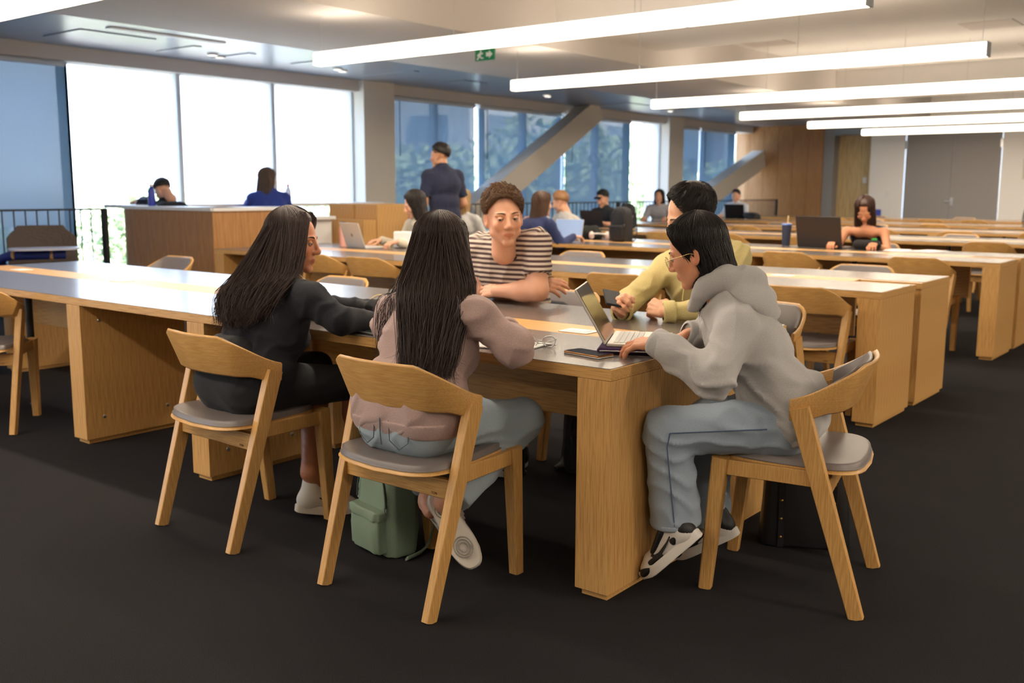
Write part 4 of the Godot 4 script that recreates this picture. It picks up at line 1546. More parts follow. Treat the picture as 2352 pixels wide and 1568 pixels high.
# short hair: locks of given length combed away from the crown, with volume on top
func short_hair(xf: Transform3D, front: float, side: float, nape: float, vol: float, len_: float, curl: float, count: int, r: float, sd: int, swirl := 0.0) -> MB:
	var g := RandomNumberGenerator.new()
	g.seed = sd
	var b := MB.new()
	b.xf = xf
	hair_cap(b, front, side, nape, 0.007, vol * 0.8)
	for k in count:
		var ph := g.randf_range(-PI, PI)
		var lim := hairline(ph, front, side, nape)
		var th := lim * sqrt(g.randf_range(0.0, 1.0))
		var top := maxf(0.0, cos(th * 0.95))
		var l := len_ * (0.45 + 0.55 * top) * g.randf_range(0.7, 1.2)
		var dth := l / 0.09
		var pts := []
		var c0 := g.randf() * TAU
		for m in 6:
			var f := m / 5.0
			var t2 := th + dth * f * 0.7
			var p2 := ph + swirl * f
			var p := scalp(minf(t2, lim + 0.16 * smoothstep(0.6, 1.6, absf(ph))), p2, 0.006 + vol * top * (0.55 + 0.6 * f) - 0.004 * f + 0.003 * g.randf())
			p += Vector3(sin(c0 + f * 7.0), cos(c0 + f * 6.0), sin(c0 * 2.0 + f * 6.0)) * curl * f
			pts.append(xf * p)
		strand(b, pts, r)
	return b

# ------------------------------------------------------------------ people
func head_xf(at: Vector3, fwd: Vector3, up := Vector3.UP, s := 1.0) -> Transform3D:
	return Transform3D(aim(fwd, up).scaled_local(Vector3.ONE * s), at)

# the continuous body: skin radii, head and hands on finer grids of their own
func skin_body(J: Dictionary, hx: Transform3D, male: bool, hands: Array, h := 0.012, thick := 1.0) -> MB:
	var b := MB.new()
	var up := (J.neck - (J.hipL + J.hipR) * 0.5) as Vector3
	var pr := []
	var mid: Vector3 = (J.shL + J.shR) * 0.5
	pr.append(cap(mid + (J.neck - mid) * 0.3, hx * Vector3(0, -0.05, 0.022), 0.056, 0.046))
	pr.append(cap(J.shL, J.shR, 0.038, 0.038))
	var sd: Vector3 = (J.shR - J.shL).normalized()
	for k in [-0.05, 0.05]:
		pr.append(cap(mid + sd * k, J.chest + sd * k, 0.055, 0.075))
		pr.append(cap(J.chest + sd * k, J.waist + sd * k, 0.075, 0.075))
		pr.append(cap(J.waist + sd * k, (J.hipL + J.hipR) * 0.5 + sd * k, 0.075, 0.088))
	for s in ["L", "R"]:
		pr.append(cap(J["sh" + s], J["el" + s], 0.044 * thick, 0.037 * thick))
		pr.append(cap(J["el" + s], (J["el" + s] as Vector3).lerp(J["wr" + s], 0.35), 0.037 * thick, 0.039 * thick))
		pr.append(cap((J["el" + s] as Vector3).lerp(J["wr" + s], 0.35), J["wr" + s], 0.037 * thick, 0.024 * thick))
		if J.has("knee" + s):
			pr.append(cap(J["hip" + s], J["knee" + s], 0.080, 0.054))
			pr.append(cap(J["knee" + s], (J["knee" + s] as Vector3).lerp(J["ank" + s], 0.35), 0.052, 0.052))
			pr.append(cap((J["knee" + s] as Vector3).lerp(J["ank" + s], 0.35), J["ank" + s], 0.052, 0.034))
			pr.append(cap(J["ank" + s], (J["ank" + s] as Vector3).lerp(J["toe" + s], 0.35), 0.030, 0.022))
	blob(b, pr, h, 0.010)
	b.col = Color.WHITE
	append_mb(b, head_shape(male), hx)
	for q in hands:
		# [hand shape, wrist, direction of fingers, back of hand, is left]
		var bs := aim(q[2], q[3])
		if q[4]:
			bs = bs * Basis.from_scale(Vector3(-1, 1, 1))
		append_mb(b, q[0], Transform3D(bs.scaled_local(Vector3.ONE * (1.0 if male else 0.92)), q[1]))
	return b

func skin_mat(c: Color) -> StandardMaterial3D:
	var m := mat(c, 0.48)
	m.vertex_color_use_as_albedo = true
	m.subsurf_scatter_enabled = true
	m.subsurf_scatter_strength = 0.10
	return m

func cloth(c: Color, bump := 0.35, scale := 14.0, sheen := 0.25) -> StandardMaterial3D:
	var m := mat(c, 0.92)
	m.normal_enabled = true
	m.normal_texture = M.weave_n
	m.normal_scale = bump * 0.6
	m.uv1_triplanar = true
	m.uv1_scale = Vector3.ONE * scale
	m.albedo_texture = M.speck2
	m.rim_enabled = true
	m.rim = sheen
	return m

func rel(J: Dictionary, root: Vector3) -> Dictionary:
	var o := {}
	for k in J:
		o[k] = J[k] - root
	return o

func floor_under(J: Dictionary) -> Vector3:
	var m: Vector3 = (J.hipL + J.hipR) * 0.5
	return Vector3(snappedf(m.x, 0.01), 0, snappedf(m.z, 0.01))

# long-sleeved or short-sleeved upper garment; e = looseness
func top_prims(J: Dictionary, e := 1.0, sleeve := 1.0, ae := 1.0) -> Array:
	var pr := []
	var hm: Vector3 = (J.hipL + J.hipR) * 0.5
	var sm: Vector3 = (J.shL + J.shR) * 0.5
	var side: Vector3 = (J.shR - J.shL).normalized()
	var hs: Vector3 = (J.hipR - J.hipL).normalized()
	var hu: Vector3 = (J.waist - hm).normalized()
	pr.append(cap(hm - hs * 0.060 + hu * 0.03, hm + hs * 0.060 + hu * 0.03, 0.112 * e, 0.112 * e))
	pr.append(cap(J.waist - hs.lerp(side, 0.5) * 0.055, J.waist + hs.lerp(side, 0.5) * 0.055, 0.108 * e, 0.108 * e))
	pr.append(cap(J.chest - side * 0.068, J.chest + side * 0.068, 0.112 * e, 0.112 * e))
	pr.append(cap(J.shL, J.shR, 0.055 * e, 0.055 * e))
	pr.append(cap(sm.lerp(J.chest, 0.45) - side * 0.06, sm.lerp(J.chest, 0.45) + side * 0.06, 0.092 * e, 0.092 * e))
	pr.append(cap(sm.lerp(J.neck, 0.4), J.neck, 0.072 * e, 0.058))
	pr.append(cap(J.neck, J.shL, 0.052, 0.050 * e))
	pr.append(cap(J.neck, J.shR, 0.052, 0.050 * e))
	for s in ["L", "R"]:
		if sleeve >= 1.0:
			pr.append(cap(J["sh" + s], J["el" + s], 0.056 * ae, 0.051 * ae))
			pr.append(cap(J["el" + s], J["wr" + s], 0.050 * ae, 0.037 * ae, 1))
		elif sleeve > 0.0:
			pr.append(cap(J["sh" + s], (J["sh" + s] as Vector3).lerp(J["el" + s], sleeve), 0.058 * ae, 0.060 * ae, 1))
	return pr

func leg_prims(J: Dictionary, e := 1.0, cover := 1.0, flare := 1.0) -> Array:
	var pr := []
	var hs: Vector3 = (J.hipR - J.hipL).normalized()
	var hm: Vector3 = (J.hipL + J.hipR) * 0.5
	pr.append(cap(hm - hs * 0.062, hm + hs * 0.062, 0.108 * e, 0.108 * e))
	pr.append(cap(hm - hs * 0.055 + Vector3(0, 0.09, 0), hm + hs * 0.055 + Vector3(0, 0.09, 0), 0.092 * e, 0.092 * e))
	for s in ["L", "R"]:
		pr.append(cap(J["hip" + s], J["knee" + s], 0.088 * e, 0.064 * e))
		if cover > 0.0:
			pr.append(cap(J["knee" + s], (J["knee" + s] as Vector3).lerp(J["ank" + s], cover), 0.065 * e, 0.056 * e * flare, 1))
	return pr

# a cuff or hem: a ribbed ring round an axis
func ring_band(b: MB, at: Vector3, axis: Vector3, r: float, w: float, rib := 28) -> void:
	var bs := aim(axis, Vector3.UP if absf(axis.normalized().y) < 0.9 else Vector3.RIGHT)
	var rows := []
	for q in [[-0.5, -0.010], [-0.46, 0.0], [-0.2, 0.0015], [0.2, 0.0015], [0.46, 0.0], [0.5, -0.010]]:
		var ringp := PackedVector3Array()
		for k in rib * 2:
			var a := TAU * k / (rib * 2)
			var rr: float = r + q[1] + (0.0009 if k % 2 == 0 else 0.0)
			ringp.append(at + bs * Vector3(cos(a) * rr, sin(a) * rr, q[0] * w))
		rows.append(ringp)
	b.surf(rows, true, false, false)

# shoe space: heel at z = 0, toe towards -z (0.27 long), sole at y = 0
func shoe(parent: Node3D, xf: Transform3D, upper_col: Color, over_col: Color, sole_col: Color, high := false) -> void:
	var up := MB.new()
	up.xf = xf
	var pr := [
		cap(Vector3(0, 0.050, -0.035), Vector3(0, 0.046, -0.20), 0.036, 0.032),
		ell(Vector3(0, 0.036, -0.215), Vector3(0.043, 0.030, 0.052)),
		ell(Vector3(0, 0.050, -0.045), Vector3(0.036, 0.042, 0.045)),
		cap(Vector3(0, 0.075, -0.050), Vector3(0, 0.075, -0.120), 0.034, 0.024),
		cap(Vector3(0, 0.075, -0.045), Vector3(0, 0.135 if high else 0.105, -0.045), 0.036, 0.037, 1),
	]
	blob(up, pr, 0.006, 0.006)
	var shoe_part := part("shoe", up, mat(upper_col, 0.55), parent)
	# sole: an outline with a rounded wall
	var sole := MB.new()
	sole.xf = xf
	var rows := []
	for lv in [[0.0, 0.93], [0.004, 0.99], [0.028, 1.0], [0.033, 0.96]]:
		var ring := PackedVector3Array()
		for k in 40:
			var a := TAU * k / 40
			var z := -0.135 - cos(a) * 0.142
			var f := clampf(-z / 0.277, 0.0, 1.0)
			var w := 0.036 + 0.013 * smoothstep(0.3, 0.75, f)
			var sx := signf(sin(a)) * pow(absf(sin(a)), 0.62)
			ring.append(Vector3(sx * w * lv[1], lv[0] + 0.012 * smoothstep(0.80, 1.0, f), -0.135 + (z + 0.135) * lv[1]))
		rows.append(ring)
	sole.surf(rows, true, true, true)
	var sp := part("sole", sole, mat(sole_col, 0.6), shoe_part)
	for q in [[-0.195, 0.030], [-0.195, 0.022], [-0.195, 0.013], [-0.060, 0.022], [-0.060, 0.013]]:
		var tr_ := MB.new()
		tr_.xf = xf
		var loop := []
		for k in 21:
			var a := TAU * k / 20
			loop.append(Vector3(cos(a) * q[1], 0.001 + 0.006 * smoothstep(-0.22, -0.27, q[0] - sin(a) * q[1]), q[0] + sin(a) * q[1] * 1.15))
		tr_.tube(loop, 0.0022, 4, false)
		part("tread_ring", tr_, mat(sole_col.darkened(0.25), 0.7), sp)
	# darker overlays: heel counter, toe guard, lace stay
	var ov := MB.new()
	ov.xf = xf
	if over_col != upper_col:
		blob(ov, [cap(Vector3(0, 0.052, -0.030), Vector3(0, 0.112 if high else 0.098, -0.034), 0.0375, 0.0385, 1),
			ell(Vector3(0, 0.030, -0.228), Vector3(0.046, 0.026, 0.047)),
			cap(Vector3(-0.030, 0.042, -0.20), Vector3(-0.033, 0.040, -0.15), 0.013, 0.009), cap(Vector3(0.030, 0.042, -0.20), Vector3(0.033, 0.040, -0.15), 0.013, 0.009),
			cap(Vector3(-0.020, 0.098, -0.100), Vector3(-0.022, 0.066, -0.170), 0.014, 0.011), cap(Vector3(0.020, 0.098, -0.100), Vector3(0.022, 0.066, -0.170), 0.014, 0.011), cap(Vector3(-0.012, 0.062, -0.030), Vector3(-0.020, 0.050, -0.080), 0.029, 0.020), cap(Vector3(0.012, 0.062, -0.030), Vector3(0.020, 0.050, -0.080), 0.029, 0.020)], 0.005, 0.003)
		part("overlay", ov, mat(over_col, 0.5), shoe_part)
	# the curved mark on both sides
	var sw := PackedVector2Array([Vector2(-0.178, 0.060), Vector2(-0.170, 0.040), Vector2(-0.150, 0.036), Vector2(-0.110, 0.050), Vector2(-0.040, 0.082), Vector2(-0.034, 0.088), Vector2(-0.100, 0.062), Vector2(-0.145, 0.052), Vector2(-0.162, 0.055), Vector2(-0.168, 0.066)])
	for s in [-1.0, 1.0]:
		var m := MB.new()
		m.xf = xf
		var tr := Geometry2D.triangulate_polygon(sw)
		var base := 0
		for p in sw:
			var f := clampf(-p.x / 0.277, 0.0, 1.0)
			var w := 0.0385 + 0.006 * smoothstep(0.3, 0.75, f) - maxf(0.0, p.y - 0.052) * 0.22
			m.vert(Vector3(s * (w + 0.001), p.y, p.x), Vector3(s, 0.2, 0))
		for k in range(0, tr.size(), 3):
			m.tri(tr[k], tr[k + 1], tr[k + 2])
		part("side_mark", m, mat(over_col if over_col != upper_col else s8(30, 30, 34), 0.5), shoe_part)
	var la := MB.new()
	la.xf = xf
	for k in 5:
		var z := -0.118 - k * 0.014
		var y := 0.104 - k * 0.0075
		la.tube([Vector3(-0.016, y - 0.006, z), Vector3(0, y + 0.002, z + (0.006 if k % 2 else -0.006)), Vector3(0.016, y - 0.006, z)], 0.0026, 5)
	part("laces", la, mat(over_col if over_col != upper_col else upper_col, 0.8), shoe_part)

# ------------------------------------------------------------------ the five students at the front table
func vcam_side() -> Vector3:
	return Vector3(0.785, 0.0, -0.619)

func seat_person(key: String, label: String) -> Array:
	var J0: Dictionary = POSE[key]
	var root := floor_under(J0)
	var o := thing("person", label, "person", root)
	return [o, rel(J0, root)]

func hand_pair(J: Dictionary, shapeL: MB, dirL: Vector3, upL: Vector3, shapeR: MB, dirR: Vector3, upR: Vector3) -> Array:
	return [[shapeL, J.wrL, dirL, upL, true], [shapeR, J.wrR, dirR, upR, false]]

func student_grey() -> void:
	var q := seat_person("grey", "student in grey hoodie and light blue jeans typing on a laptop")
	var o: Node3D = q[0]
	var J: Dictionary = q[1]
	var skin := skin_mat(s8(214, 150, 114))
	var hx := head_xf(J.head, Vector3(-0.93, -0.36, 0.20), Vector3(-0.3, 1, 0.1), 0.98)
	var typing := hand_shape([0.32, 0.30, 0.34, 0.42], 0.12, 0.25)
	var typing2 := hand_shape([0.62, 0.66, 0.7, 0.75], 0.06, 0.4)
	part("body", skin_body(J, hx, false, hand_pair(J, typing, Vector3(-0.95, -0.10, -0.10), Vector3(-0.1, 1, 0.25), typing2, Vector3(-0.75, -0.35, 0.30), Vector3(-0.35, 1, 0.1)), 0.012, 0.84), skin, o)
	face_parts(o, hx, skin, s8(36, 28, 26), Vector3(0, -0.45, -1), 0.75, 0.8)
	# hoodie
	var b := MB.new()
	var pr := top_prims(J, 1.06, 1.0, 1.14)
	pr.append(cap((J.elL as Vector3).lerp(J.wrL, 0.66), (J.elL as Vector3).lerp(J.wrL, 0.78), 0.048, 0.046))
	pr.append(cap(J.waist + Vector3(0.08, -0.01, 0.06), J.waist + Vector3(0.08, -0.02, -0.08), 0.075, 0.075))
	pr.append(cap((J.hipL as Vector3) + Vector3(0.06, 0.03, 0.0), (J.hipR as Vector3) + Vector3(0.06, 0.03, 0), 0.09, 0.09))
	blob(b, pr, 0.0085, 0.011, 0.011, 8.0, 0, 21)
	var grey := cloth(s8(202, 200, 200), 0.45, 12.0)
	part("hoodie", b, grey, o)
	# hood lying on the neck and back
	b = MB.new()
	var n: Vector3 = J.neck
	blob(b, [cap(n + Vector3(-0.085, -0.045, 0.055), n + Vector3(-0.035, 0.02, 0.085), 0.026, 0.032),
		cap(n + Vector3(-0.035, 0.02, 0.085), n + Vector3(0.035, 0.055, 0.07), 0.032, 0.040),
		cap(n + Vector3(0.035, 0.055, 0.07), n + Vector3(0.085, 0.045, 0.0), 0.040, 0.045),
		cap(n + Vector3(0.085, 0.045, 0.0), n + Vector3(0.02, 0.045, -0.08), 0.045, 0.038),
		cap(n + Vector3(0.02, 0.045, -0.08), n + Vector3(-0.06, -0.02, -0.075), 0.038, 0.030),
		cap(n + Vector3(-0.06, -0.02, -0.075), n + Vector3(-0.085, -0.05, -0.02), 0.030, 0.024),
		ell(n + Vector3(0.125, -0.015, 0.045), Vector3(0.075, 0.045, 0.075), Basis(Vector3(0, 0, 1), -0.5)),
		ell(n + Vector3(0.09, 0.0, 0.0), Vector3(0.075, 0.05, 0.10), Basis(Vector3(0, 0, 1), -0.45)),
		ell(n + Vector3(0.155, -0.05, 0.04), Vector3(0.045, 0.038, 0.055), Basis(Vector3(0, 0, 1), -0.7))], 0.0075, 0.008, 0.007, 9.0, 0, 5)
	part("hood", b, grey, o)
	for w in [["L", 0.045], ["R", 0.043]]:
		b = MB.new()
		var d: Vector3 = J["wr" + w[0]] - J["el" + w[0]]
		ring_band(b, J["wr" + w[0]] - d.normalized() * 0.012, d, w[1], 0.055)
		part("cuff", b, grey, o)
	# jeans with side seams
	b = MB.new()
	blob(b, leg_prims(J, 1.08, 0.98, 1.38), 0.0085, 0.012, 0.007, 9.0, 0, 9)
	var denim := cloth(s8(172, 188, 206), 0.5, 14.0, 0.1)
	part("jeans", b, denim, o)
	b = MB.new()
	var kn: Vector3 = J.kneeL
	var seam := []
	for k in 13:
		var f := k / 12.0
		var p: Vector3 = (J.hipL as Vector3).lerp(J.kneeL, 0.05 + 0.87 * f)
		seam.append(p + Vector3(0.28, 0.1, 0.95).normalized() * lerpf(0.103, 0.080, f) + Vector3(0.28, 0.1, 0.95).normalized() * 0.004)
	for k in 9:
		var f := (k + 1) / 9.0
		var p: Vector3 = (J.kneeL as Vector3).lerp(J.ankL, f * 0.95)
		seam.append(p + Vector3(0.45, 0.0, 0.89).normalized() * 0.083)
	b.tube(seam, 0.0022, 5)
	part("seam", b, cloth(s8(92, 112, 146), 0.3), o)
	for s in ["L", "R"]:
		b = MB.new()
		ring_band(b, (J["knee" + s] as Vector3).lerp(J["ank" + s], 0.965), J["ank" + s] - J["knee" + s], 0.0815, 0.018, 40)
		part("trouser_hem", b, denim, o)
	# shoes: black and white
	shoe(o, Transform3D(aim(Vector3(-0.675, -0.726, 0.142), Vector3(-0.73, 0.68, 0.1)).scaled_local(Vector3.ONE * 0.92), Vector3(-1.393, 0.196, -2.737) - o.position), s8(222, 218, 214), s8(24, 24, 28), s8(226, 222, 216), true)
	shoe(o, Transform3D(aim(Vector3(-0.80, -0.50, 0.16), Vector3(-0.5, 0.8, 0.1)).scaled_local(Vector3.ONE * 0.92), Vector3(-1.375, 0.14, -2.97) - o.position), s8(222, 218, 214), s8(24, 24, 28), s8(226, 222, 216), true)
	# hair: a dark bob
	var cs := vcam_side()
	var sec := []
	for e in [[0.030, 0.000, 0.086, 0.088], [0.056, -0.055, 0.072, 0.080], [0.062, -0.105, 0.062, 0.072], [0.060, -0.150, 0.050, 0.058], [0.058, -0.172, 0.036, 0.045]]:
		sec.append([J.head + cs * e[0] + Vector3(0, e[1], 0), cs * e[2] + Vector3(0, e[2] * 0.25, 0), Vector3(0.619, 0, 0.785) * e[3]])
	part("hair", long_hair(hx, sec, 2000, 0.0010, 0.002, 31, 70.0, 88.0, 1.2), M.hair_black, o)
	# wire glasses
	b = MB.new()
	b.xf = hx
	for s in [-1.0, 1.0]:
		var ring := []
		for k in 21:
			var a := TAU * k / 20
			ring.append(Vector3(s * 0.032 + cos(a) * 0.0235, 0.000 + sin(a) * 0.021, -0.0985 + 0.004 * absf(cos(a)) * float(signf(cos(a)) == s)))
		b.tube(ring, 0.0011, 5, false)
		b.tube([Vector3(s * 0.056, 0.004, -0.096), Vector3(s * 0.072, 0.006, -0.07), Vector3(s * 0.080, 0.004, 0.0), Vector3(s * 0.078, -0.008, 0.02)], 0.0013, 5)
	b.tube([Vector3(-0.009, 0.004, -0.0985), Vector3(0, 0.008, -0.100), Vector3(0.009, 0.004, -0.0985)], 0.0011, 5)
	var gl := part("glasses", b, mat(s8(214, 190, 140), 0.25, 1.0), o)
	b = MB.new()
	b.xf = hx
	for s in [-1.0, 1.0]:
		b.lathe(Vector3(s * 0.032, 0, 0), [Vector2(0.001, 0.0985), Vector2(0.0225, 0.0975)], 20, false)
	for k in b.v.size():
		var l: Vector3 = hx.affine_inverse() * b.v[k]
		var sx := signf(l.x)
		b.v[k] = hx * Vector3(l.x, l.z * 0.9, -l.y)
		b.n[k] = hx.basis * Vector3(0, 0, -1)
	part("lens", b, M.glass, gl)

func student_pink() -> void:
	var q := seat_person("pink", "student with very long dark hair in pale pink sweatshirt seen from behind")
	var o: Node3D = q[0]
	var J: Dictionary = q[1]
	var skin := skin_mat(s8(206, 150, 120))
	var hx := head_xf(J.head, Vector3(-0.08, -0.28, -0.95), Vector3(0, 1, -0.25), 0.98)
	var rest := hand_shape([0.5, 0.5, 0.55, 0.6], 0.08, 0.4)
	part("body", skin_body(J, hx, false, hand_pair(J, rest, Vector3(0.5, -0.15, -0.8), Vector3(0, 1, 0), rest, Vector3(-0.7, -0.1, -0.6), Vector3(0, 1, 0)), 0.012, 0.84), skin, o)
	face_parts(o, hx, skin, s8(36, 28, 26))
	var b := MB.new()
	var pr := top_prims(J, 1.05)
	pr.append(cap(J.elR, (J.elR as Vector3).lerp(J.wrR, 0.5), 0.056, 0.052))
	pr.append(cap((J.hipL as Vector3) + Vector3(0.02, 0.075, 0.02), (J.hipR as Vector3) + Vector3(-0.02, 0.075, 0.02), 0.118, 0.118))
	pr.append(cap((J.hipL as Vector3) + Vector3(0.02, 0.025, 0.02), (J.hipR as Vector3) + Vector3(-0.02, 0.025, 0.02), 0.120, 0.120))
	blob(b, pr, 0.0085, 0.011, 0.009, 8.0, 0, 33, 0.540)
	var pink := cloth(s8(196, 168, 162), 0.35, 9.0)
	part("sweatshirt", b, pink, o)
	for w in [["L", 0.044], ["R", 0.044]]:
		b = MB.new()
		var d: Vector3 = J["wr" + w[0]] - J["el" + w[0]]
		ring_band(b, J["wr" + w[0]] - d.normalized() * 0.012, d, w[1], 0.055)
		part("cuff", b, pink, o)
	# ribbed hem round the hips
	b = MB.new()
	var hm: Vector3 = (J.hipL + J.hipR) * 0.5
	blob(b, [cap((J.hipL as Vector3) + Vector3(0.02, 0.075, 0.02), (J.hipR as Vector3) + Vector3(-0.02, 0.075, 0.02), 0.1265, 0.1265), cap((J.hipL as Vector3) + Vector3(0.02, 0.03, 0.02), (J.hipR as Vector3) + Vector3(-0.02, 0.03, 0.02), 0.1245, 0.1245)], 0.007, 0.006, 0.0, 8.0, 0, 3, 0.522, 0.566)
	part("hem", b, with_bump(cloth(s8(196, 168, 162), 0.35, 9.0), M.weave_n, 0.8), o)
	b = MB.new()
	var lp := leg_prims(J, 1.0, 0.92, 1.3)
	lp.append(cap((J.hipL as Vector3) + Vector3(0.03, -0.005, 0.03), (J.hipR as Vector3) + Vector3(-0.03, -0.005, 0.03), 0.105, 0.105))
	blob(b, lp, 0.0085, 0.011, 0.006, 10.0, 0, 8)
	var denim := cloth(s8(174, 190, 202), 0.5, 14.0, 0.1)
	part("jeans", b, denim, o)
	# back pockets stitched on
	b = MB.new()
	for s in [-1.0, 1.0]:
		var pts := []
		for e in [[0.03, 0.045], [0.035, -0.03], [0.07, -0.055], [0.105, -0.03], [0.11, 0.045]]:
			pts.append(hm + Vector3(s * e[0], e[1] - 0.01, 0.143 - 0.9 * pow(e[0], 2.0) - 1.4 * pow(e[1], 2.0)))
		b.tube(pts, 0.0018, 5)
	var mid := []
	for k in 8:
		mid.append(hm + Vector3(0, 0.04 - k * 0.014, 0.147 - 1.4 * pow(0.03 - k * 0.014, 2.0)))
	b.tube(mid, 0.002, 5)
	part("pocket_seam", b, cloth(s8(98, 112, 126), 0.3), o)
	# white trainers, soles turned back
	var d1: Vector3 = (J.toeR - J.ankR).normalized()
	shoe(o, Transform3D(aim(Vector3(0.474, -0.84, -0.21), Vector3(-0.62, -0.15, -0.77)), J.ankR + Vector3(-0.035, 0.02, 0.02)), s8(206, 196, 188), s8(206, 196, 188), s8(214, 206, 196))
	shoe(o, Transform3D(aim(Vector3(0.05, -0.75, -0.6), Vector3(0.1, 0.5, -0.8)), J.ankL + Vector3(0.02, -0.02, 0.03)), s8(206, 196, 188), s8(206, 196, 188), s8(214, 206, 196))
	var sec := []
	var w := Vector3(0.785, 0, -0.62)
	var dd := Vector3(0.62, 0, 0.785)
	for e in HAIR_PINK:
		sec.append([Vector3(e[0], e[1], e[2]) - o.position, w * e[3], dd * e[4]])
	part("hair", long_hair(hx, sec, 3200, 0.00095, 0.006, 32, 74.0, 100.0, 2.6), M.hair_dark, o)
	# loose locks over the shoulders
	b = MB.new()
	var g := RandomNumberGenerator.new()
	g.seed = 77
	for k in 90:
		var s := -1.0 if k % 3 else 1.0
		var p0: Vector3 = J.head + Vector3(s * 0.08, -0.02, 0.04)
		var p1: Vector3 = J.head + Vector3(s * g.randf_range(0.10, 0.16), -0.13, 0.06 + g.randf() * 0.03)
		var sh: Vector3 = J.shL if s < 0 else J.shR
		var p2: Vector3 = sh + Vector3(-s * g.randf_range(0.0, 0.10), g.randf_range(-0.06, 0.06), 0.085)
		var p3: Vector3 = p2 + Vector3(-s * g.randf_range(-0.02, 0.05), -g.randf_range(0.08, 0.20), 0.02)
		strand(b, smooth_path([p0, p1, p2, p3], 14), 0.0010)
	part("loose_locks", b, M.hair_dark, o)

func student_black() -> void:
	var q := seat_person("black", "smiling student in black top and shorts, long dark hair, profile view")
	var o: Node3D = q[0]
	var J: Dictionary = q[1]
	var skin := skin_mat(s8(196, 132, 98))
	var hx := head_xf(J.head, Vector3(0.80, -0.12, -0.50), Vector3(0.1, 1, -0.1), 1.0)
	var rest := hand_shape([0.4, 0.42, 0.45, 0.5], 0.08, 0.4)
	part("body", skin_body(J, hx, false, hand_pair(J, rest, Vector3(0.55, 0.0, -0.8), Vector3(0, 1, 0), rest, Vector3(0.1, -0.05, -0.95), Vector3(0, 1, 0)), 0.012, 0.80), skin, o)
	face_parts(o, hx, skin, s8(30, 24, 22), Vector3(0, -0.2, -1), 0.6, 1.0)
	var b := MB.new()
	blob(b, top_prims(J, 1.06), 0.0085, 0.011, 0.009, 8.0, 0, 41, 0.485)
	part("jumper", b, cloth(s8(34, 37, 46), 0.35, 9.0, 0.15), o)
	b = MB.new()
	blob(b, leg_prims(J, 1.08, 0.0), 0.011, 0.014, 0.004, 10.0)
	part("shorts", b, cloth(s8(36, 36, 40), 0.3), o)
	# white high shoes with a dark side mark
	shoe(o, Transform3D(aim(Vector3(0.45, -0.18, -0.85), Vector3(0, 1, -0.1)), Vector3(-2.992, 0.022, -2.432) - o.position), s8(228, 222, 212), s8(228, 222, 212), s8(226, 216, 200), true)
	shoe(o, Transform3D(aim(Vector3(0.3, -0.1, -0.95), Vector3(0, 1, 0)), Vector3(-2.95, 0.012, -2.73) - o.position), s8(228, 222, 212), s8(228, 222, 212), s8(226, 216, 200), true)
	var sec := []
	var w := Vector3(0.785, 0, -0.62)
	var dd := Vector3(0.62, 0, 0.785)
	for e in HAIR_BLACK:
		sec.append([Vector3(e[0], e[1], e[2]) - o.position, w * e[3] + Vector3(0, e[5], 0), dd * e[4]])
	part("hair", long_hair(hx, sec, 2800, 0.0010, 0.008, 33, 74.0, 100.0, 3.0), M.hair_dark, o)
	# earphone cable hanging from the ear
	b = MB.new()
	b.tube(smooth_path([hx * Vector3(0.078, -0.02, 0.0), hx * Vector3(0.075, -0.09, -0.03), J.neck + Vector3(0.12, -0.05, -0.12), J.neck + Vector3(0.16, -0.14, -0.25)], 16), 0.0013, 5)
	part("earphone_cable", b, M.white, o)

func student_stripe() -> void:
	var q := seat_person("stripe", "young man in brown and cream striped t-shirt, arms crossed on table")
	var o: Node3D = q[0]
	var J: Dictionary = q[1]
	var skin := skin_mat(s8(226, 170, 140))
	var hx := head_xf(J.head, Vector3(0.76, -0.10, 0.62), Vector3(0.0, 1, 0.08), 1.10)
	var rest := hand_shape([0.35, 0.36, 0.4, 0.45], 0.08, 0.3)
	part("body", skin_body(J, hx, true, hand_pair(J, rest, Vector3(-0.9, 0.0, -0.25), Vector3(0, 0.5, 0.8), rest, Vector3(0.75, 0.05, -0.45), Vector3(0, 0.6, 0.7)), 0.010, 1.22), skin, o)
	face_parts(o, hx, skin, s8(84, 58, 40), Vector3(0.35, -0.05, -1), 0.56, 1.7)
	var b := MB.new()
	var pr := top_prims(J, 1.06, 0.66, 1.1)
	blob(b, pr, 0.009, 0.011, 0.009, 8.0, 0, 51)
	part("striped_shirt", b, M.stripes, o)
	# dark collar
	b = MB.new()
	var nk: Vector3 = J.neck
	var ring := []
	for k in 25:
		var a := TAU * k / 24
		ring.append(nk + Vector3(cos(a) * 0.064, -0.012 + 0.030 * -sin(a + 0.6), sin(a) * 0.064) + Vector3(0.006, 0, 0.008))
	b.tube(ring, 0.007, 6, false)
	part("collar", b, cloth(s8(70, 56, 58), 0.4), o)
	b = MB.new()
	blob(b, leg_prims(J, 1.05, 0.0), 0.014, 0.014, 0.004, 10.0)
	part("shorts", b, cloth(s8(40, 40, 48), 0.3), o)
	shoe(o, Transform3D(aim(Vector3(0.1, 0, 1), Vector3.UP), (J.ankL as Vector3) * Vector3(1, 0, 1) + Vector3(0, 0.0, -0.04)), s8(40, 40, 44), s8(40, 40, 44), s8(220, 220, 216))
	shoe(o, Transform3D(aim(Vector3(0.0, 0, 1), Vector3.UP), (J.ankR as Vector3) * Vector3(1, 0, 1) + Vector3(0, 0.0, -0.04)), s8(40, 40, 44), s8(40, 40, 44), s8(220, 220, 216))
	part("hair", short_hair(hx, 70.0, 94.0, 106.0, 0.022, 0.048, 0.008, 2600, 0.0015, 52, 0.35), M.hair_brown, o)

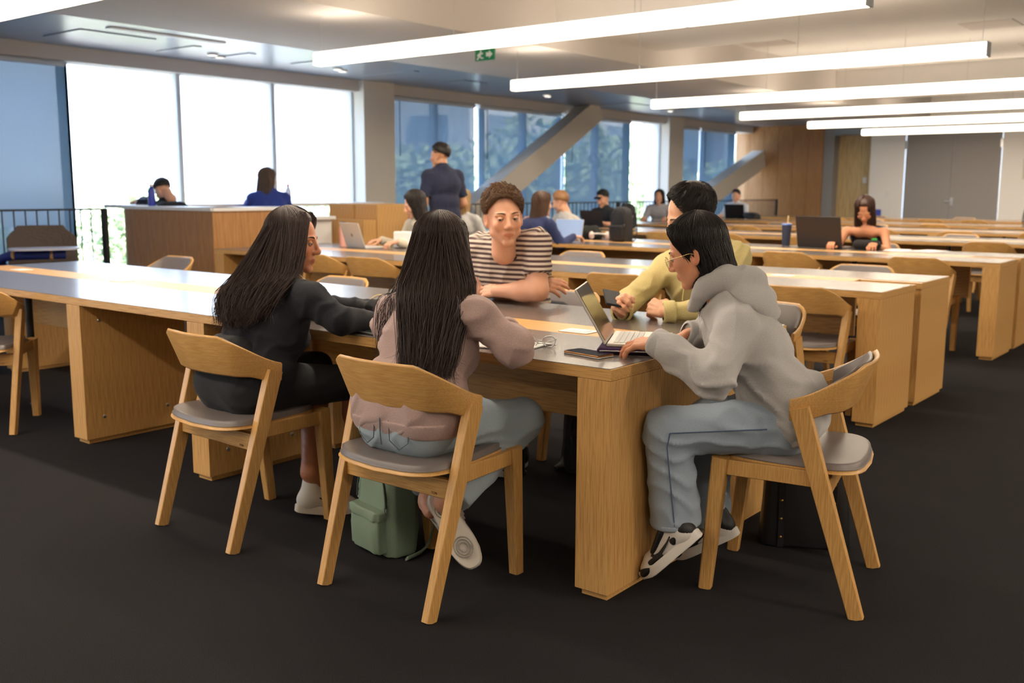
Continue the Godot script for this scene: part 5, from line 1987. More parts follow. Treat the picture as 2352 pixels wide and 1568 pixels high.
func student_yellow() -> void:
	var q := seat_person("yellow", "young man in pale yellow hoodie looking down at a black phone")
	var o: Node3D = q[0]
	var J: Dictionary = q[1]
	var skin := skin_mat(s8(222, 168, 134))
	var hx := head_xf(J.head, Vector3(-0.62, -0.36, 0.72), Vector3(-0.1, 1, 0.35), 1.08)
	var grip := hand_shape([0.75, 0.8, 0.85, 0.9], 0.05, 0.7)
	part("body", skin_body(J, hx, true, hand_pair(J, grip, Vector3(-0.85, 0.15, -0.25), Vector3(0.1, 0.5, 0.85), grip, Vector3(0.20, 0.45, 0.60), Vector3(-0.75, 0.5, 0.1)), 0.012, 0.85), skin, o)
	face_parts(o, hx, skin, s8(26, 22, 22), Vector3(0, -0.5, -1), 0.85, 1.4)
	var b := MB.new()
	var pr := top_prims(J, 1.12)
	blob(b, pr, 0.009, 0.012, 0.010, 8.0, 0, 61)
	var yel := cloth(s8(236, 218, 152), 0.35, 9.0)
	part("hoodie", b, yel, o)
	b = MB.new()
	var n: Vector3 = J.neck
	blob(b, [cap(n + Vector3(-0.07, -0.04, 0.07), n + Vector3(-0.10, 0.02, -0.02), 0.026, 0.034), cap(n + Vector3(-0.10, 0.02, -0.02), n + Vector3(0, 0.03, -0.10), 0.034, 0.045),
		cap(n + Vector3(0, 0.03, -0.10), n + Vector3(0.10, 0.02, -0.02), 0.045, 0.034), cap(n + Vector3(0.10, 0.02, -0.02), n + Vector3(0.06, -0.04, 0.07), 0.034, 0.026),
		ell(n + Vector3(0.02, -0.02, -0.12), Vector3(0.11, 0.07, 0.06))], 0.010, 0.012, 0.004, 10.0)
	part("hood", b, yel, o)
	for w in [["L", 0.045], ["R", 0.045]]:
		b = MB.new()
		var d: Vector3 = J["wr" + w[0]] - J["el" + w[0]]
		ring_band(b, J["wr" + w[0]] - d.normalized() * 0.012, d, w[1], 0.05)
		part("cuff", b, yel, o)
	b = MB.new()
	for s in [-0.025, 0.03]:
		b.tube([n + Vector3(s, -0.05, 0.095), n + Vector3(s * 1.3, -0.12, 0.125), n + Vector3(s * 1.5, -0.20, 0.130)], 0.003, 5)
	part("drawstring", b, yel, o)
	b = MB.new()
	blob(b, leg_prims(J, 1.05, 0.97), 0.014, 0.014, 0.004, 10.0)
	part("trousers", b, cloth(s8(46, 48, 58), 0.3), o)
	for s in ["L", "R"]:
		shoe(o, Transform3D(aim(Vector3(0, 0, 1), Vector3.UP), (J["ank" + s] as Vector3) * Vector3(1, 0, 1) + Vector3(0, 0.0, -0.04)), s8(200, 200, 200), s8(200, 200, 200), s8(230, 230, 226))
	part("hair", short_hair(hx, 62.0, 92.0, 106.0, 0.024, 0.050, 0.001, 3000, 0.0011, 62, 0.15), M.hair_black, o)

# ------------------------------------------------------------------ things on and under the tables
# laptop space: hinge along x at the origin, keyboard towards +z, screen leaning back
func laptop(called: String, label: String, at: Vector3, turn: float, body_col: Color, lid_deg: float, w := 0.30, d := 0.21, screen_col := s8(60, 54, 58), logo := false, keys := false) -> void:
	var o := thing(called, label, "laptop", at, turn)
	var bm := mat(body_col, 0.35, 0.3)
	var b := MB.new()
	b.bx(Vector3(-w / 2, 0.0, 0.0), Vector3(w / 2, 0.012, d), 0.004)
	var base := part("keyboard_deck", b, bm, o)
	var key := MB.new()
	key.bx(Vector3(-0.0082, 0, -0.0078), Vector3(0.0082, 0.0022, 0.0078), 0.0008)
	var km := key.mesh()
	var kmat := mat(s8(222, 222, 220) if body_col.get_luminance() > 0.5 else s8(30, 30, 32), 0.6)
	for r in (5 if keys else 0):
		for k in 14:
			part_mesh("key", km, kmat, base).position = Vector3((k - 6.5) * 0.0188, 0.012, 0.030 + r * 0.0178)
	b = MB.new()
	b.bx(Vector3(-0.05, 0.0118, d * 0.63), Vector3(0.05, 0.0126, d * 0.95), 0.0004)
	part("touchpad", b, mat(body_col.darkened(0.08), 0.3), base)
	var bs := Basis(Vector3.RIGHT, deg_to_rad(-lid_deg))
	b = MB.new()
	b.box(bs * Vector3(0, d / 2, -0.004) + Vector3(0, 0.010, 0), Vector3(w, d, 0.008), 0.003, bs)
	var lid := part("lid", b, bm, o)
	b = MB.new()
	b.box(bs * Vector3(0, d / 2 + 0.004, 0.0008) + Vector3(0, 0.010, 0), Vector3(w - 0.012, d - 0.014, 0.0016), 0.0006, bs)
	part("screen", b, mat(screen_col, 0.08), lid)
	if logo:
		b = MB.new()
		b.ball(bs * Vector3(0, d * 0.5, -0.0085) + Vector3(0, 0.010, 0), Vector3(0.014, 0.016, 0.0012), bs, 14, 8)
		part("lid_emblem", b, mat(s8(150, 118, 84), 0.3, 0.6), lid)

# stacked rounded rectangles: [height, half width, half depth]
func soft_box(b: MB, at: Vector3, lv: Array, s := 1.0) -> void:
	var rows := []
	for q in lv:
		var ring := PackedVector3Array()
		for k in 36:
			var a := TAU * k / 36
			var wob: float = 0.003 * sin(k * 1.3 + q[0] * 60.0)
			ring.append((at + Vector3(signf(cos(a)) * pow(absf(cos(a)), 0.45) * (q[1] + wob), q[0], signf(sin(a)) * pow(absf(sin(a)), 0.45) * (q[2] + wob))) * s)
		rows.append(ring)
	b.surf(rows, true, true, true)

func backpack(label: String, at: Vector3, turn: float, col: Color, s := 1.0, lying := false) -> void:
	var o := thing("backpack", label, "backpack", at, turn)
	if lying:
		o.rotation.x = -1.25
	var m := cloth(col, 0.45, 12.0, 0.1)
	m.roughness = 0.7
	var b := MB.new()
	soft_box(b, Vector3(0, 0, 0), [[0.0, 0.115, 0.058], [0.008, 0.128, 0.070], [0.10, 0.134, 0.078], [0.22, 0.130, 0.074], [0.32, 0.120, 0.066], [0.37, 0.098, 0.052], [0.395, 0.060, 0.032], [0.40, 0.02, 0.012]], s)
	part("bag_body", b, m, o)
	b = MB.new()
	soft_box(b, Vector3(0, 0.015, 0.078), [[0.0, 0.085, 0.020], [0.01, 0.100, 0.034], [0.09, 0.106, 0.040], [0.15, 0.104, 0.034], [0.165, 0.100, 0.026], [0.170, 0.094, 0.016]], s)
	part("front_pocket", b, m, o)
	b = MB.new()
	soft_box(b, Vector3(0, 0.150, 0.079), [[0.0, 0.104, 0.038], [0.004, 0.108, 0.041], [0.030, 0.108, 0.040], [0.036, 0.100, 0.030]], s)
	part("pocket_flap", b, m, o)
	b = MB.new()
	var z := []
	for k in 13:
		var a := PI * k / 12
		z.append(Vector3(cos(a) * 0.108, 0.20 + sin(a) * 0.165, 0.072 - 0.022 * pow(sin(a), 4.0)) * s)
	b.tube(z, 0.004 * s, 6)
	part("zip", b, mat(col.darkened(0.45), 0.5), o)
	b = MB.new()
	b.box(Vector3(0.108, 0.19, 0.078) * s, Vector3(0.008, 0.028, 0.004) * s, 0.001)
	part("zip_pull", b, M.steel, o)
	for sx in [-1.0, 1.0]:
		b = MB.new()
		b.tube(smooth_path([Vector3(sx * 0.05, 0.36, -0.06) * s, Vector3(sx * 0.08, 0.30, -0.13) * s, Vector3(sx * 0.11, 0.12, -0.14) * s, Vector3(sx * 0.13, 0.02, -0.09) * s, Vector3(sx * 0.17, 0.012, 0.02) * s], 16), 0.013 * s, 6, true, 0.4)
		part("strap", b, m, o)
	b = MB.new()
	b.tube(smooth_path([Vector3(-0.03, 0.39, -0.03) * s, Vector3(-0.02, 0.43, -0.03) * s, Vector3(0.02, 0.43, -0.03) * s, Vector3(0.03, 0.39, -0.03) * s], 10), 0.008 * s, 6)
	part("grab_loop", b, m, o)

func build_props() -> void:
	var b: MB
	# laptop of the student in grey, standing on its purple case
	var yaw := deg_to_rad(117)
	var c := Vector3(-1.831, 0.741, -2.872)
	var o := thing("laptop_case", "dark purple zipped laptop case lying under the open laptop", "laptop case", c, yaw)
	b = MB.new()
	b.bx(Vector3(-0.168, 0.0, -0.03), Vector3(0.168, 0.022, 0.215), 0.009)
	part("case_body", b, cloth(s8(66, 36, 84), 0.4, 12.0), o)
	b = MB.new()
	b.tube([Vector3(-0.169, 0.011, -0.02), Vector3(-0.169, 0.011, 0.15)], 0.0022, 6)
	b.tube([Vector3(-0.15, 0.011, 0.2155), Vector3(0.15, 0.011, 0.2155)], 0.0022, 6)
	part("zip", b, M.steel, o)
	laptop("laptop", "silver laptop with open screen on the purple case by grey hoodie", c + Vector3(0, 0.022, 0), yaw, s8(206, 200, 190), 30.0, 0.305, 0.206, s8(70, 60, 62), false, true)
	# phone beside it
	o = thing("phone", "black phone with copper rim lying beside the purple case", "phone", Vector3(-1.79, 0.741, -2.675), deg_to_rad(-10))
	b = MB.new()
	b.bx(Vector3(-0.078, 0.0, -0.038), Vector3(0.078, 0.004, 0.038), 0.002)
	part("phone_back", b, M.white, o)
	b = MB.new()
	b.bx(Vector3(-0.078, 0.004, -0.038), Vector3(0.078, 0.009, 0.038), 0.002)
	part("rim", b, mat(s8(196, 140, 86), 0.3, 0.8), o)
	b = MB.new()
	b.bx(Vector3(-0.076, 0.009, -0.036), Vector3(0.076, 0.0105, 0.036), 0.0006)
	part("screen", b, mat(s8(16, 16, 20), 0.06), o)
	# phone in the hands of the student in yellow
	o = thing("phone", "black phone held up by the student in the yellow hoodie", "phone", POSE["yellow"].wrR + Vector3(0.0, 0.062, 0.07))
	o.basis = aim(Vector3(-0.60, 0.30, -0.75), Vector3(0.1, 1, -0.2))
	b = MB.new()
	b.bx(Vector3(-0.037, -0.004, -0.075), Vector3(0.037, 0.004, 0.075), 0.003)
	part("phone_back", b, M.black, o)
	b = MB.new()
	b.bx(Vector3(-0.034, 0.004, -0.072), Vector3(0.034, 0.0052, 0.072), 0.0006)
	part("screen", b, mat(s8(40, 44, 52), 0.08), o)
	# folded glasses and notebook by the pink sleeve
	o = thing("folded_glasses", "folded metal glasses lying by the pink sleeve", "glasses", Vector3(-2.005, 0.741, -2.70), 0.5)
	b = MB.new()
	for s in [-1.0, 1.0]:
		var ring := []
		for k in 17:
			var a := TAU * k / 16
			ring.append(Vector3(s * 0.030 + cos(a) * 0.022, 0.021 + sin(a) * 0.019, 0.0))
		b.tube(ring, 0.0016, 5, false)
		b.tube([Vector3(s * 0.052, 0.030, 0), Vector3(s * 0.055, 0.028, -0.01), Vector3(s * 0.01, 0.012, -0.025), Vector3(-s * 0.05, 0.004, -0.03)], 0.0017, 5)
	b.tube([Vector3(-0.008, 0.024, 0), Vector3(0.008, 0.024, 0)], 0.0016, 5)
	part("wire_frame", b, M.steel, o)
	b = MB.new()
	for s in [-1.0, 1.0]:
		b.slab(PackedVector2Array([Vector2(s * 0.03 - 0.02, 0.02), Vector2(s * 0.03, 0.003), Vector2(s * 0.03 + 0.02, 0.02), Vector2(s * 0.03, 0.038)]), 0.001)
	part("lens", b, M.glass, o)
	o = thing("notebook", "open white notebook under the pink sleeve", "notebook", Vector3(-2.15, 0.741, -2.66), 0.1)
	for s in [-1.0, 1.0]:
		b = MB.new()
		b.bx(Vector3(minf(0, s * 0.15), 0.0, -0.10), Vector3(maxf(0, s * 0.15), 0.006, 0.10), 0.002)
		part("page_block", b, M.bright_white, o)
	# tablet, jacket and cable before the student in black
	o = thing("tablet", "slim grey tablet at the table edge before the student in black", "tablet", Vector3(-2.66, 0.741, -2.62), -0.15)
	b = MB.new()
	b.bx(Vector3(-0.13, 0.0, -0.09), Vector3(0.13, 0.008, 0.09), 0.003)
	part("tablet_back", b, mat(s8(120, 124, 124), 0.35, 0.5), o)
	b = MB.new()
	b.bx(Vector3(-0.122, 0.008, -0.083), Vector3(0.122, 0.0092, 0.083), 0.0005)
	part("screen", b, mat(s8(50, 62, 58), 0.08), o)
	b = MB.new()
	blob(b, [cap(Vector3(-0.14, 0.035, 0.03), Vector3(0.05, 0.04, -0.03), 0.035, 0.045), cap(Vector3(0.0, 0.04, -0.06), Vector3(0.16, 0.03, -0.02), 0.04, 0.03), cap(Vector3(-0.1, 0.03, -0.08), Vector3(0.08, 0.05, 0.04), 0.03, 0.03)], 0.009, 0.014, 0.010, 13.0, 0, 12)
	single("jacket", b, cloth(s8(34, 34, 40), 0.4), "black crumpled jacket lying on the table before the student in black", "jacket", Vector3(-2.98, 0.737, -2.90))
	b = MB.new()
	b.tube(smooth_path([Vector3(-0.12, 0.01, 0.04), Vector3(-0.15, 0.05, 0.0), Vector3(-0.11, 0.07, -0.03), Vector3(-0.03, 0.03, 0.0), Vector3(0.10, 0.05, 0.0), Vector3(0.20, 0.02, 0.03)], 30), 0.0028, 6)
	single("charging_cable", b, mat(s8(216, 196, 160), 0.6), "pale looped charging cable on the table behind the black jacket", "cable", Vector3(-3.05, 0.742, -3.05))
	# bags on the floor
	backpack("sage green backpack on the floor under the pink student's chair", Vector3(-2.47, 0.0, -2.42), deg_to_rad(-14), s8(136, 158, 136), 0.92)
	backpack("black backpack on the floor behind the black pole leg", Vector3(-2.46, 0.0, -3.72), deg_to_rad(40), s8(26, 26, 32), 1.0)
	o = thing("tote_bag", "black leather tote with brass studs under the grey hoodie's chair", "bag", Vector3(-1.33, 0.0, -3.42), deg_to_rad(28))
	b = MB.new()
	var rows := []
	for lv in [[0.0, 0.155, 0.075], [0.01, 0.16, 0.08], [0.15, 0.15, 0.07], [0.30, 0.145, 0.05], [0.305, 0.135, 0.042], [0.20, 0.13, 0.04]]:
		var ring := PackedVector3Array()
		for k in 32:
			var a := TAU * k / 32
			ring.append(Vector3(signf(cos(a)) * pow(absf(cos(a)), 0.35) * lv[1], lv[0], signf(sin(a)) * pow(absf(sin(a)), 0.35) * lv[2]))
		rows.append(ring)
	b.surf(rows, true, true, true)
	part("bag_body", b, mat(s8(24, 23, 26), 0.4), o)
	for sx in [0.09, -0.09]:
		b = MB.new()
		b.bx(Vector3(sx - 0.012, 0.0, -0.083), Vector3(sx + 0.012, 0.28, 0.083), 0.004)
		part("leather_band", b, mat(s8(30, 28, 31), 0.45), o)
		for k in 4:
			b = MB.new()
			b.ball(Vector3(sx, 0.04 + k * 0.068, 0.083), Vector3(0.006, 0.006, 0.004), Basis.IDENTITY, 10, 6)
			part("stud", b, mat(s8(206, 170, 96), 0.3, 1.0), o)
	for sz in [-0.045, 0.045]:
		b = MB.new()
		b.tube(smooth_path([Vector3(-0.08, 0.29, sz), Vector3(-0.09, 0.36, sz * 1.6), Vector3(0.0, 0.38, sz * 2.4), Vector3(0.09, 0.36, sz * 1.6), Vector3(0.08, 0.29, sz)], 18), 0.007, 6)
		part("handle", b, mat(s8(24, 23, 26), 0.45), o)
	# second row: white laptop and pink bottle
	laptop("laptop", "white laptop with round emblem before the woman in cream", Vector3(-6.74, 0.741, -6.26), deg_to_rad(168), s8(226, 224, 222), 18.0, 0.33, 0.23, s8(150, 160, 170), true)
	o = thing("drink_bottle", "pale pink drink bottle standing beside the white laptop", "bottle", Vector3(-7.02, 0.741, -6.36))
	b = MB.new()
	b.lathe(Vector3.ZERO, [Vector2(0.036, 0.0), Vector2(0.038, 0.004), Vector2(0.038, 0.17), Vector2(0.03, 0.19)], 20)
	part("bottle_body", b, mat(s8(232, 170, 156), 0.4), o)
	b = MB.new()
	b.lathe(Vector3(0, 0.188, 0), [Vector2(0.028, 0.0), Vector2(0.028, 0.035), Vector2(0.022, 0.04)], 18)
	part("lid", b, M.black, o)
	b = MB.new()
	b.bx(Vector3(-0.11, 0, -0.08), Vector3(0.11, 0.15, 0.0), 0.01)
	single("paper_bag", b, M.bright_white, "small white paper bag beside the woman in cream", "bag", Vector3(-6.38, 0.741, -6.50), 0.2)
	# third row: tumbler, dark laptop, pencil case, papers
	o = thing("tumbler", "tall dark blue tumbler with a straw on the third table", "tumbler", Vector3(-3.95, 0.741, -9.33))
	b = MB.new()
	b.lathe(Vector3.ZERO, [Vector2(0.036, 0.0), Vector2(0.038, 0.003), Vector2(0.046, 0.19), Vector2(0.046, 0.20)], 22)
	part("cup", b, mat(s8(44, 52, 74), 0.4), o)
	b = MB.new()
	b.lathe(Vector3(0, 0.198, 0), [Vector2(0.048, 0.0), Vector2(0.048, 0.012), Vector2(0.03, 0.016)], 20)
	part("lid", b, mat(s8(90, 120, 190), 0.3), o)
	b = MB.new()
	b.tube([Vector3(0.01, 0.12, 0), Vector3(0.014, 0.29, 0.005)], 0.006, 8)
	part("straw", b, mat(s8(222, 196, 140), 0.5), o)
	laptop("laptop", "dark grey laptop seen from behind before the woman in tank top", Vector3(-3.53, 0.741, -9.12), deg_to_rad(180 - 8), s8(58, 52, 50), 12.0, 0.46, 0.29, s8(90, 96, 104))
	b = MB.new()
	blob(b, [cap(Vector3(-0.08, 0.045, 0), Vector3(0.08, 0.045, 0), 0.045, 0.045)], 0.01, 0.01, 0.004, 14.0)
	o = thing("pencil_case", "black pencil case with a green tag beside the dark laptop", "pencil case", Vector3(-3.10, 0.738, -9.15), 0.15)
	part("case_body", b, cloth(s8(40, 38, 38), 0.4), o)
	b = MB.new()
	b.box(Vector3(0.06, 0.097, 0.0), Vector3(0.05, 0.02, 0.03), 0.006)
	part("tag", b, mat(s8(30, 170, 70), 0.5), o)
	for q in [[-2.86, -9.25, 0.2, "loose white paper sheets right beside the black pencil case"], [-2.60, -9.30, -0.3, "outer loose white sheets toward the end of the third table"]]:
		b = MB.new()
		b.bx(Vector3(-0.105, 0, -0.148), Vector3(0.105, 0.004, 0.148), 0.001)
		single("paper_sheets", b, M.bright_white, q[3], "paper", Vector3(q[0], 0.741, q[1]), q[2], "paper sheets on the third table")
	# third row, window half: black backpack, headphones, laptop, dark sleeve
	backpack("black backpack standing on the third table beside the headphones", Vector3(-5.54, 0.741, -8.86), deg_to_rad(-10), s8(30, 30, 34), 0.90)
	o = thing("headphones", "white and pink over-ear headphones on the third table", "headphones", Vector3(-5.92, 0.741, -9.02), 0.4)
	b = MB.new()
	var band := []
	for k in 15:
		var a := PI * k / 14
		band.append(Vector3(cos(a) * 0.085, 0.05 + sin(a) * 0.02, sin(a) * 0.10))
	b.tube(band, 0.008, 6)
	part("headband", b, M.bright_white, o)
	for sx in [-1.0, 1.0]:
		b = MB.new()
		b.ball(Vector3(sx * 0.085, 0.045, 0.0), Vector3(0.028, 0.044, 0.040))
		part("ear_cup", b, mat(s8(236, 206, 200), 0.5), o)
	laptop("laptop", "open laptop in front of the woman in navy sweatshirt", Vector3(-6.15, 0.741, -8.75), deg_to_rad(15), s8(180, 184, 190), 20.0, 0.32, 0.22, s8(150, 180, 230))
	laptop("laptop", "dark laptop before the man in the black cap", Vector3(-8.05, 0.741, -12.1), deg_to_rad(180), s8(60, 54, 54), 20.0, 0.36, 0.24)
	backpack("black backpack standing on the fourth table beside the cap wearer", Vector3(-7.5, 0.741, -12.15), 0.3, s8(24, 26, 34), 0.85)
	laptop("laptop", "black laptop seen from behind before the man in white", Vector3(-8.42, 0.741, -17.45), deg_to_rad(178), s8(24, 24, 26), 10.0, 0.40, 0.26)
	backpack("black bag lying on the sixth table before the oak wall", Vector3(-7.9, 0.741, -17.3), 1.3, s8(30, 30, 34), 0.75, true)
	backpack("large black backpack standing on the sixth table toward the doors", Vector3(-3.22, 0.741, -17.0), 0.6, s8(26, 26, 28), 1.1)
	b = MB.new()
	blob(b, [cap(Vector3(0, 0.05, 0), Vector3(0.25, 0.05, 0.06), 0.06, 0.05), cap(Vector3(0.05, 0.08, 0), Vector3(0.2, 0.10, 0.02), 0.06, 0.05)], 0.015, 0.02, 0.012, 9.0)
	single("jacket", b, cloth(s8(36, 38, 34), 0.4), "dark green jacket lying on the third table by the backpack", "jacket", Vector3(-6.25, 0.735, -9.12), 0.2)
	# blue crate chair and blue cup by the far doors
	o = thing("plastic_chair", "blue plastic chair standing before the cream recess", "chair", Vector3(-7.3, 0, -21.6), 0.4)
	b = MB.new()
	b.bx(Vector3(-0.22, 0.44, -0.22), Vector3(0.22, 0.47, 0.22), 0.01)
	part("seat", b, M.blue, o)
	b = MB.new()
	b.bx(Vector3(-0.21, 0.55, 0.20), Vector3(0.21, 0.88, 0.225), 0.01)
	part("backrest", b, M.blue, o)
	for sx in [-1.0, 1.0]:
		for sz in [-1.0, 1.0]:
			b = MB.new()
			b.tube([Vector3(sx * 0.2, 0, sz * 0.2), Vector3(sx * 0.19, 0.45 if sz < 0 else 0.85, sz * 0.2)], 0.012, 8)
			part("leg", b, M.steel, o)

# ------------------------------------------------------------------ the window side: counter, benches, tablet chair
func build_window_side() -> void:
	var b := MB.new()
	# curved oak counter with a white top: outline of the outer face
	var o := thing("service_counter", "curved oak counter with white top by the bright open window", "counter", Vector3(-8.0, 0, -5.63))
	var line := []
	for k in 9:
		var a := PI / 2 * k / 8
		line.append(Vector2(-1.42 - sin(a) * 0.34, -0.34 + cos(a) * 0.34))
	line.reverse()
	line.append(Vector2(-0.85, 0.0))
	line.append(Vector2(0.0, 0.0))
	line.append(Vector2(0.0, -0.5))
	line.append(Vector2(0.0, -1.0))
	for k in line.size() - 1:
		var p: Vector2 = line[k]
		var q: Vector2 = line[k + 1]
		var d := (q - p).normalized()
		var n := Vector2(d.y, -d.x)
		b = MB.new()
		var e := q - d * (0.0505 if k + 2 < line.size() and absf(d.dot((line[k + 2] - q).normalized())) < 0.5 else 0.0)
		var pl := PackedVector2Array([p, e, e + n * 0.05, p + n * 0.05])
		b.slab(pl, 1.06, Basis(Vector3(1, 0, 0), Vector3(0, 0, 1), Vector3(0, 1, 0)), Vector3(0, 0.53, 0))
		part("panel", b, M.wall_oak, o)
		b = MB.new()
		var out := n * -0.02
		b.slab(PackedVector2Array([p + out, q + out, q + n * 0.42, p + n * 0.42]), 0.03, Basis(Vector3(1, 0, 0), Vector3(0, 0, 1), Vector3(0, 1, 0)), Vector3(0, 1.075, 0))
		part("counter_top", b, M.bright_white, o)
	# white bench desk under the open window
	o = thing("window_bench", "long white bench desk along the bright open window", "desk", Vector3(-9.65, 0, -7.5))
	b = MB.new()
	b.bx(Vector3(-0.3, 1.065, -1.7), Vector3(0.3, 1.10, 1.84), 0.004)
	part("desk_top", b, M.bright_white, o)
	for z in [-1.6, -0.1, 1.3]:
		b = MB.new()
		b.bx(Vector3(-0.28, 0.0, z - 0.03), Vector3(0.28, 1.065, z + 0.03), 0.004)
		part("leg_panel", b, M.bright_white, o)
	# white cabinet and oak box in front of the column
	o = thing("white_cabinet", "low white cabinet between the counter and the oak box", "cabinet", Vector3(-8.45, 0, -7.0))
	b = MB.new()
	b.bx(Vector3(-0.40, 0.0, -0.18), Vector3(0.35, 0.95, 0.18), 0.004)
	part("body", b, M.bright_white, o)
	b = MB.new()
	b.bx(Vector3(-0.44, 0.95, -0.20), Vector3(0.40, 0.985, 0.22), 0.004)
	part("cabinet_top", b, M.bright_white, o)
	b = MB.new()
	b.bx(Vector3(-0.37, 0.03, 0.178), Vector3(0.32, 0.92, 0.194), 0.003)
	part("door", b, mat(s8(214, 216, 220), 0.5), o)
	o = thing("oak_box_unit", "stepped oak storage box between the white cabinet and the column", "storage box", Vector3(-8.1, 0, -7.70))
	for q in [[-0.38, 0.02, -0.32, 0.22, 1.11], [0.03, 0.38, -0.32, 0.22, 1.11], [-0.38, 0.38, 0.23, 0.42, 0.95]]:
		b = MB.new()
		b.bx(Vector3(q[0] + 0.003, 0.0, q[2]), Vector3(q[1] - 0.003, q[4], q[3]), 0.004)
		part("box_section", b, M.oak_y, o)
	# bags and bottles on the counter
	backpack("dark bag lying on the counter end by the blinds", Vector3(-9.55, 1.09, -5.86), 0.5, s8(34, 36, 60), 0.55, true)
	for q in [[-9.3, -5.82, s8(40, 60, 170), "blue water bottle on the counter beside the bent reader"], [-9.5, -7.75, s8(200, 214, 236), "clear water bottle with pink cap on the window bench"]]:
		o = thing("water_bottle", q[3], "bottle", Vector3(q[0], 1.09 if q[1] > -7.0 else 1.10, q[1]))
		b = MB.new()
		b.lathe(Vector3.ZERO, [Vector2(0.034, 0.0), Vector2(0.036, 0.004), Vector2(0.036, 0.15), Vector2(0.016, 0.19), Vector2(0.016, 0.20)], 16)
		part("bottle_body", b, mat(q[2], 0.2), o)
		b = MB.new()
		b.lathe(Vector3(0, 0.198, 0), [Vector2(0.018, 0.0), Vector2(0.018, 0.025)], 14)
		part("cap", b, mat(s8(200, 90, 120), 0.4) if q[1] < -7.0 else M.white as Material, o)
	# tablet-arm lounge chair near the railing
	o = thing("tablet_chair", "dark taupe lounge chair with blue writing tablet by the railing", "chair", Vector3(-9.05, 0, -4.55), deg_to_rad(-112))
	b = MB.new()
	var rows := []
	for k in 15:
		var y := lerpf(0.40, 0.92, k / 14.0)
		var ring := PackedVector3Array()
		for j in 24:
			var a := TAU * j / 24
			var w := 0.30 - 0.10 * smoothstep(0.80, 0.92, y)
			var x := signf(cos(a)) * pow(absf(cos(a)), 0.5) * w
			ring.append(Vector3(x, y, 0.22 + (y - 0.4) * 0.28 + sin(a) * 0.03 - x * x * 0.9))
		rows.append(ring)
	b.surf(rows, true, true, true)
	part("backrest", b, M.taupe_fabric, o)
	b = MB.new()
	blob(b, [cap(Vector3(-0.17, 0.40, -0.1), Vector3(0.17, 0.40, -0.1), 0.07, 0.07), cap(Vector3(-0.18, 0.40, 0.14), Vector3(0.18, 0.40, 0.14), 0.07, 0.07), cap(Vector3(-0.18, 0.40, -0.1), Vector3(-0.18, 0.40, 0.14), 0.07, 0.07), cap(Vector3(0.18, 0.40, -0.1), Vector3(0.18, 0.40, 0.14), 0.07, 0.07)], 0.014, 0.02)
	part("seat", b, M.taupe_fabric, o)
	b = MB.new()
	b.lathe(Vector3(0, 0, 0.0), [Vector2(0.27, 0.0), Vector2(0.27, 0.012), Vector2(0.05, 0.03), Vector2(0.03, 0.05), Vector2(0.03, 0.36)], 24)
	part("swivel_base", b, M.black_steel, o)
	b = MB.new()
	b.tube(smooth_path([Vector3(0.27, 0.44, 0.1), Vector3(0.36, 0.58, 0.02), Vector3(0.33, 0.66, -0.12), Vector3(0.10, 0.68, -0.30), Vector3(-0.14, 0.68, -0.32)], 20), 0.040, 10)
	var arm := part("padded_arm", b, M.navy_blue, o)
	for t in [[0.26, 0.68, -0.19, 0.9], [-0.02, 0.68, -0.315, 1.55]]:
		b = MB.new()
		ring_band(b, Vector3(t[0], t[1], t[2]), Vector3(-sin(t[3]), 0, -cos(t[3])), 0.043, 0.03, 12)
		part("wooden_band", b, M.oak_back, arm)
	b = MB.new()
	var tp := PackedVector2Array()
	for k in 28:
		var a := TAU * k / 28
		tp.append(Vector2(signf(cos(a)) * pow(absf(cos(a)), 0.6) * 0.29, signf(sin(a)) * pow(absf(sin(a)), 0.6) * 0.17))
	b.slab(tp, 0.016, Basis(Vector3(1, 0, 0), Vector3(0, 0, 1), Vector3(0, 1, 0)), Vector3(0.03, 0.735, -0.30))
	part("writing_tablet", b, mat(s8(196, 200, 222), 0.3), o)

# ------------------------------------------------------------------ people further back
func pose_from(h: Vector3, f: Vector3, lean: float, standing := false, hd := Vector3.ZERO, hand_y := 0.80) -> Dictionary:
	var r := Vector3(-f.z, 0, f.x)
	var J := {}
	var up := Vector3.UP
	J.hipL = h - r * 0.09
	J.hipR = h + r * 0.09
	J.waist = h + up * 0.16 + f * lean * 0.22
	J.chest = h + up * (0.33 - 0.12 * lean) + f * lean * 0.55
	J.neck = h + up * (0.50 - 0.28 * lean) + f * lean
	J.head = J.neck + up * 0.125 + f * 0.05 + hd
	for s in [["L", -1.0], ["R", 1.0]]:
		var n: String = s[0]
		var k: float = s[1]
		J["sh" + n] = J.neck - up * 0.075 + r * 0.175 * k
		if standing:
			J["knee" + n] = h + r * 0.09 * k + Vector3(0, -0.43, 0) + f * 0.02
			J["ank" + n] = h + r * 0.09 * k + Vector3(0, -0.83, 0) - f * 0.02
			J["toe" + n] = J["ank" + n] + f * 0.13 + Vector3(0, -0.06, 0)
			J["el" + n] = J["sh" + n] + Vector3(0, -0.27, 0) + r * 0.06 * k - f * 0.02
			J["wr" + n] = J["el" + n] + Vector3(0, -0.10, 0) + f * 0.20 - r * 0.04 * k
		else:
			J["knee" + n] = h + r * 0.10 * k + f * 0.40 + Vector3(0, -0.03, 0)
			J["ank" + n] = h + r * 0.10 * k + f * 0.40 + Vector3(0, 0.10 - h.y, 0)
			J["toe" + n] = J["ank" + n] + f * 0.13 + Vector3(0, -0.065, 0)
			J["el" + n] = J["sh" + n] + Vector3(0, -0.19, 0) + r * 0.07 * k + f * 0.10
			J["wr" + n] = (J["el" + n] + f * 0.22 - r * 0.06 * k) * Vector3(1, 0, 1) + Vector3(0, hand_y, 0)
	return J

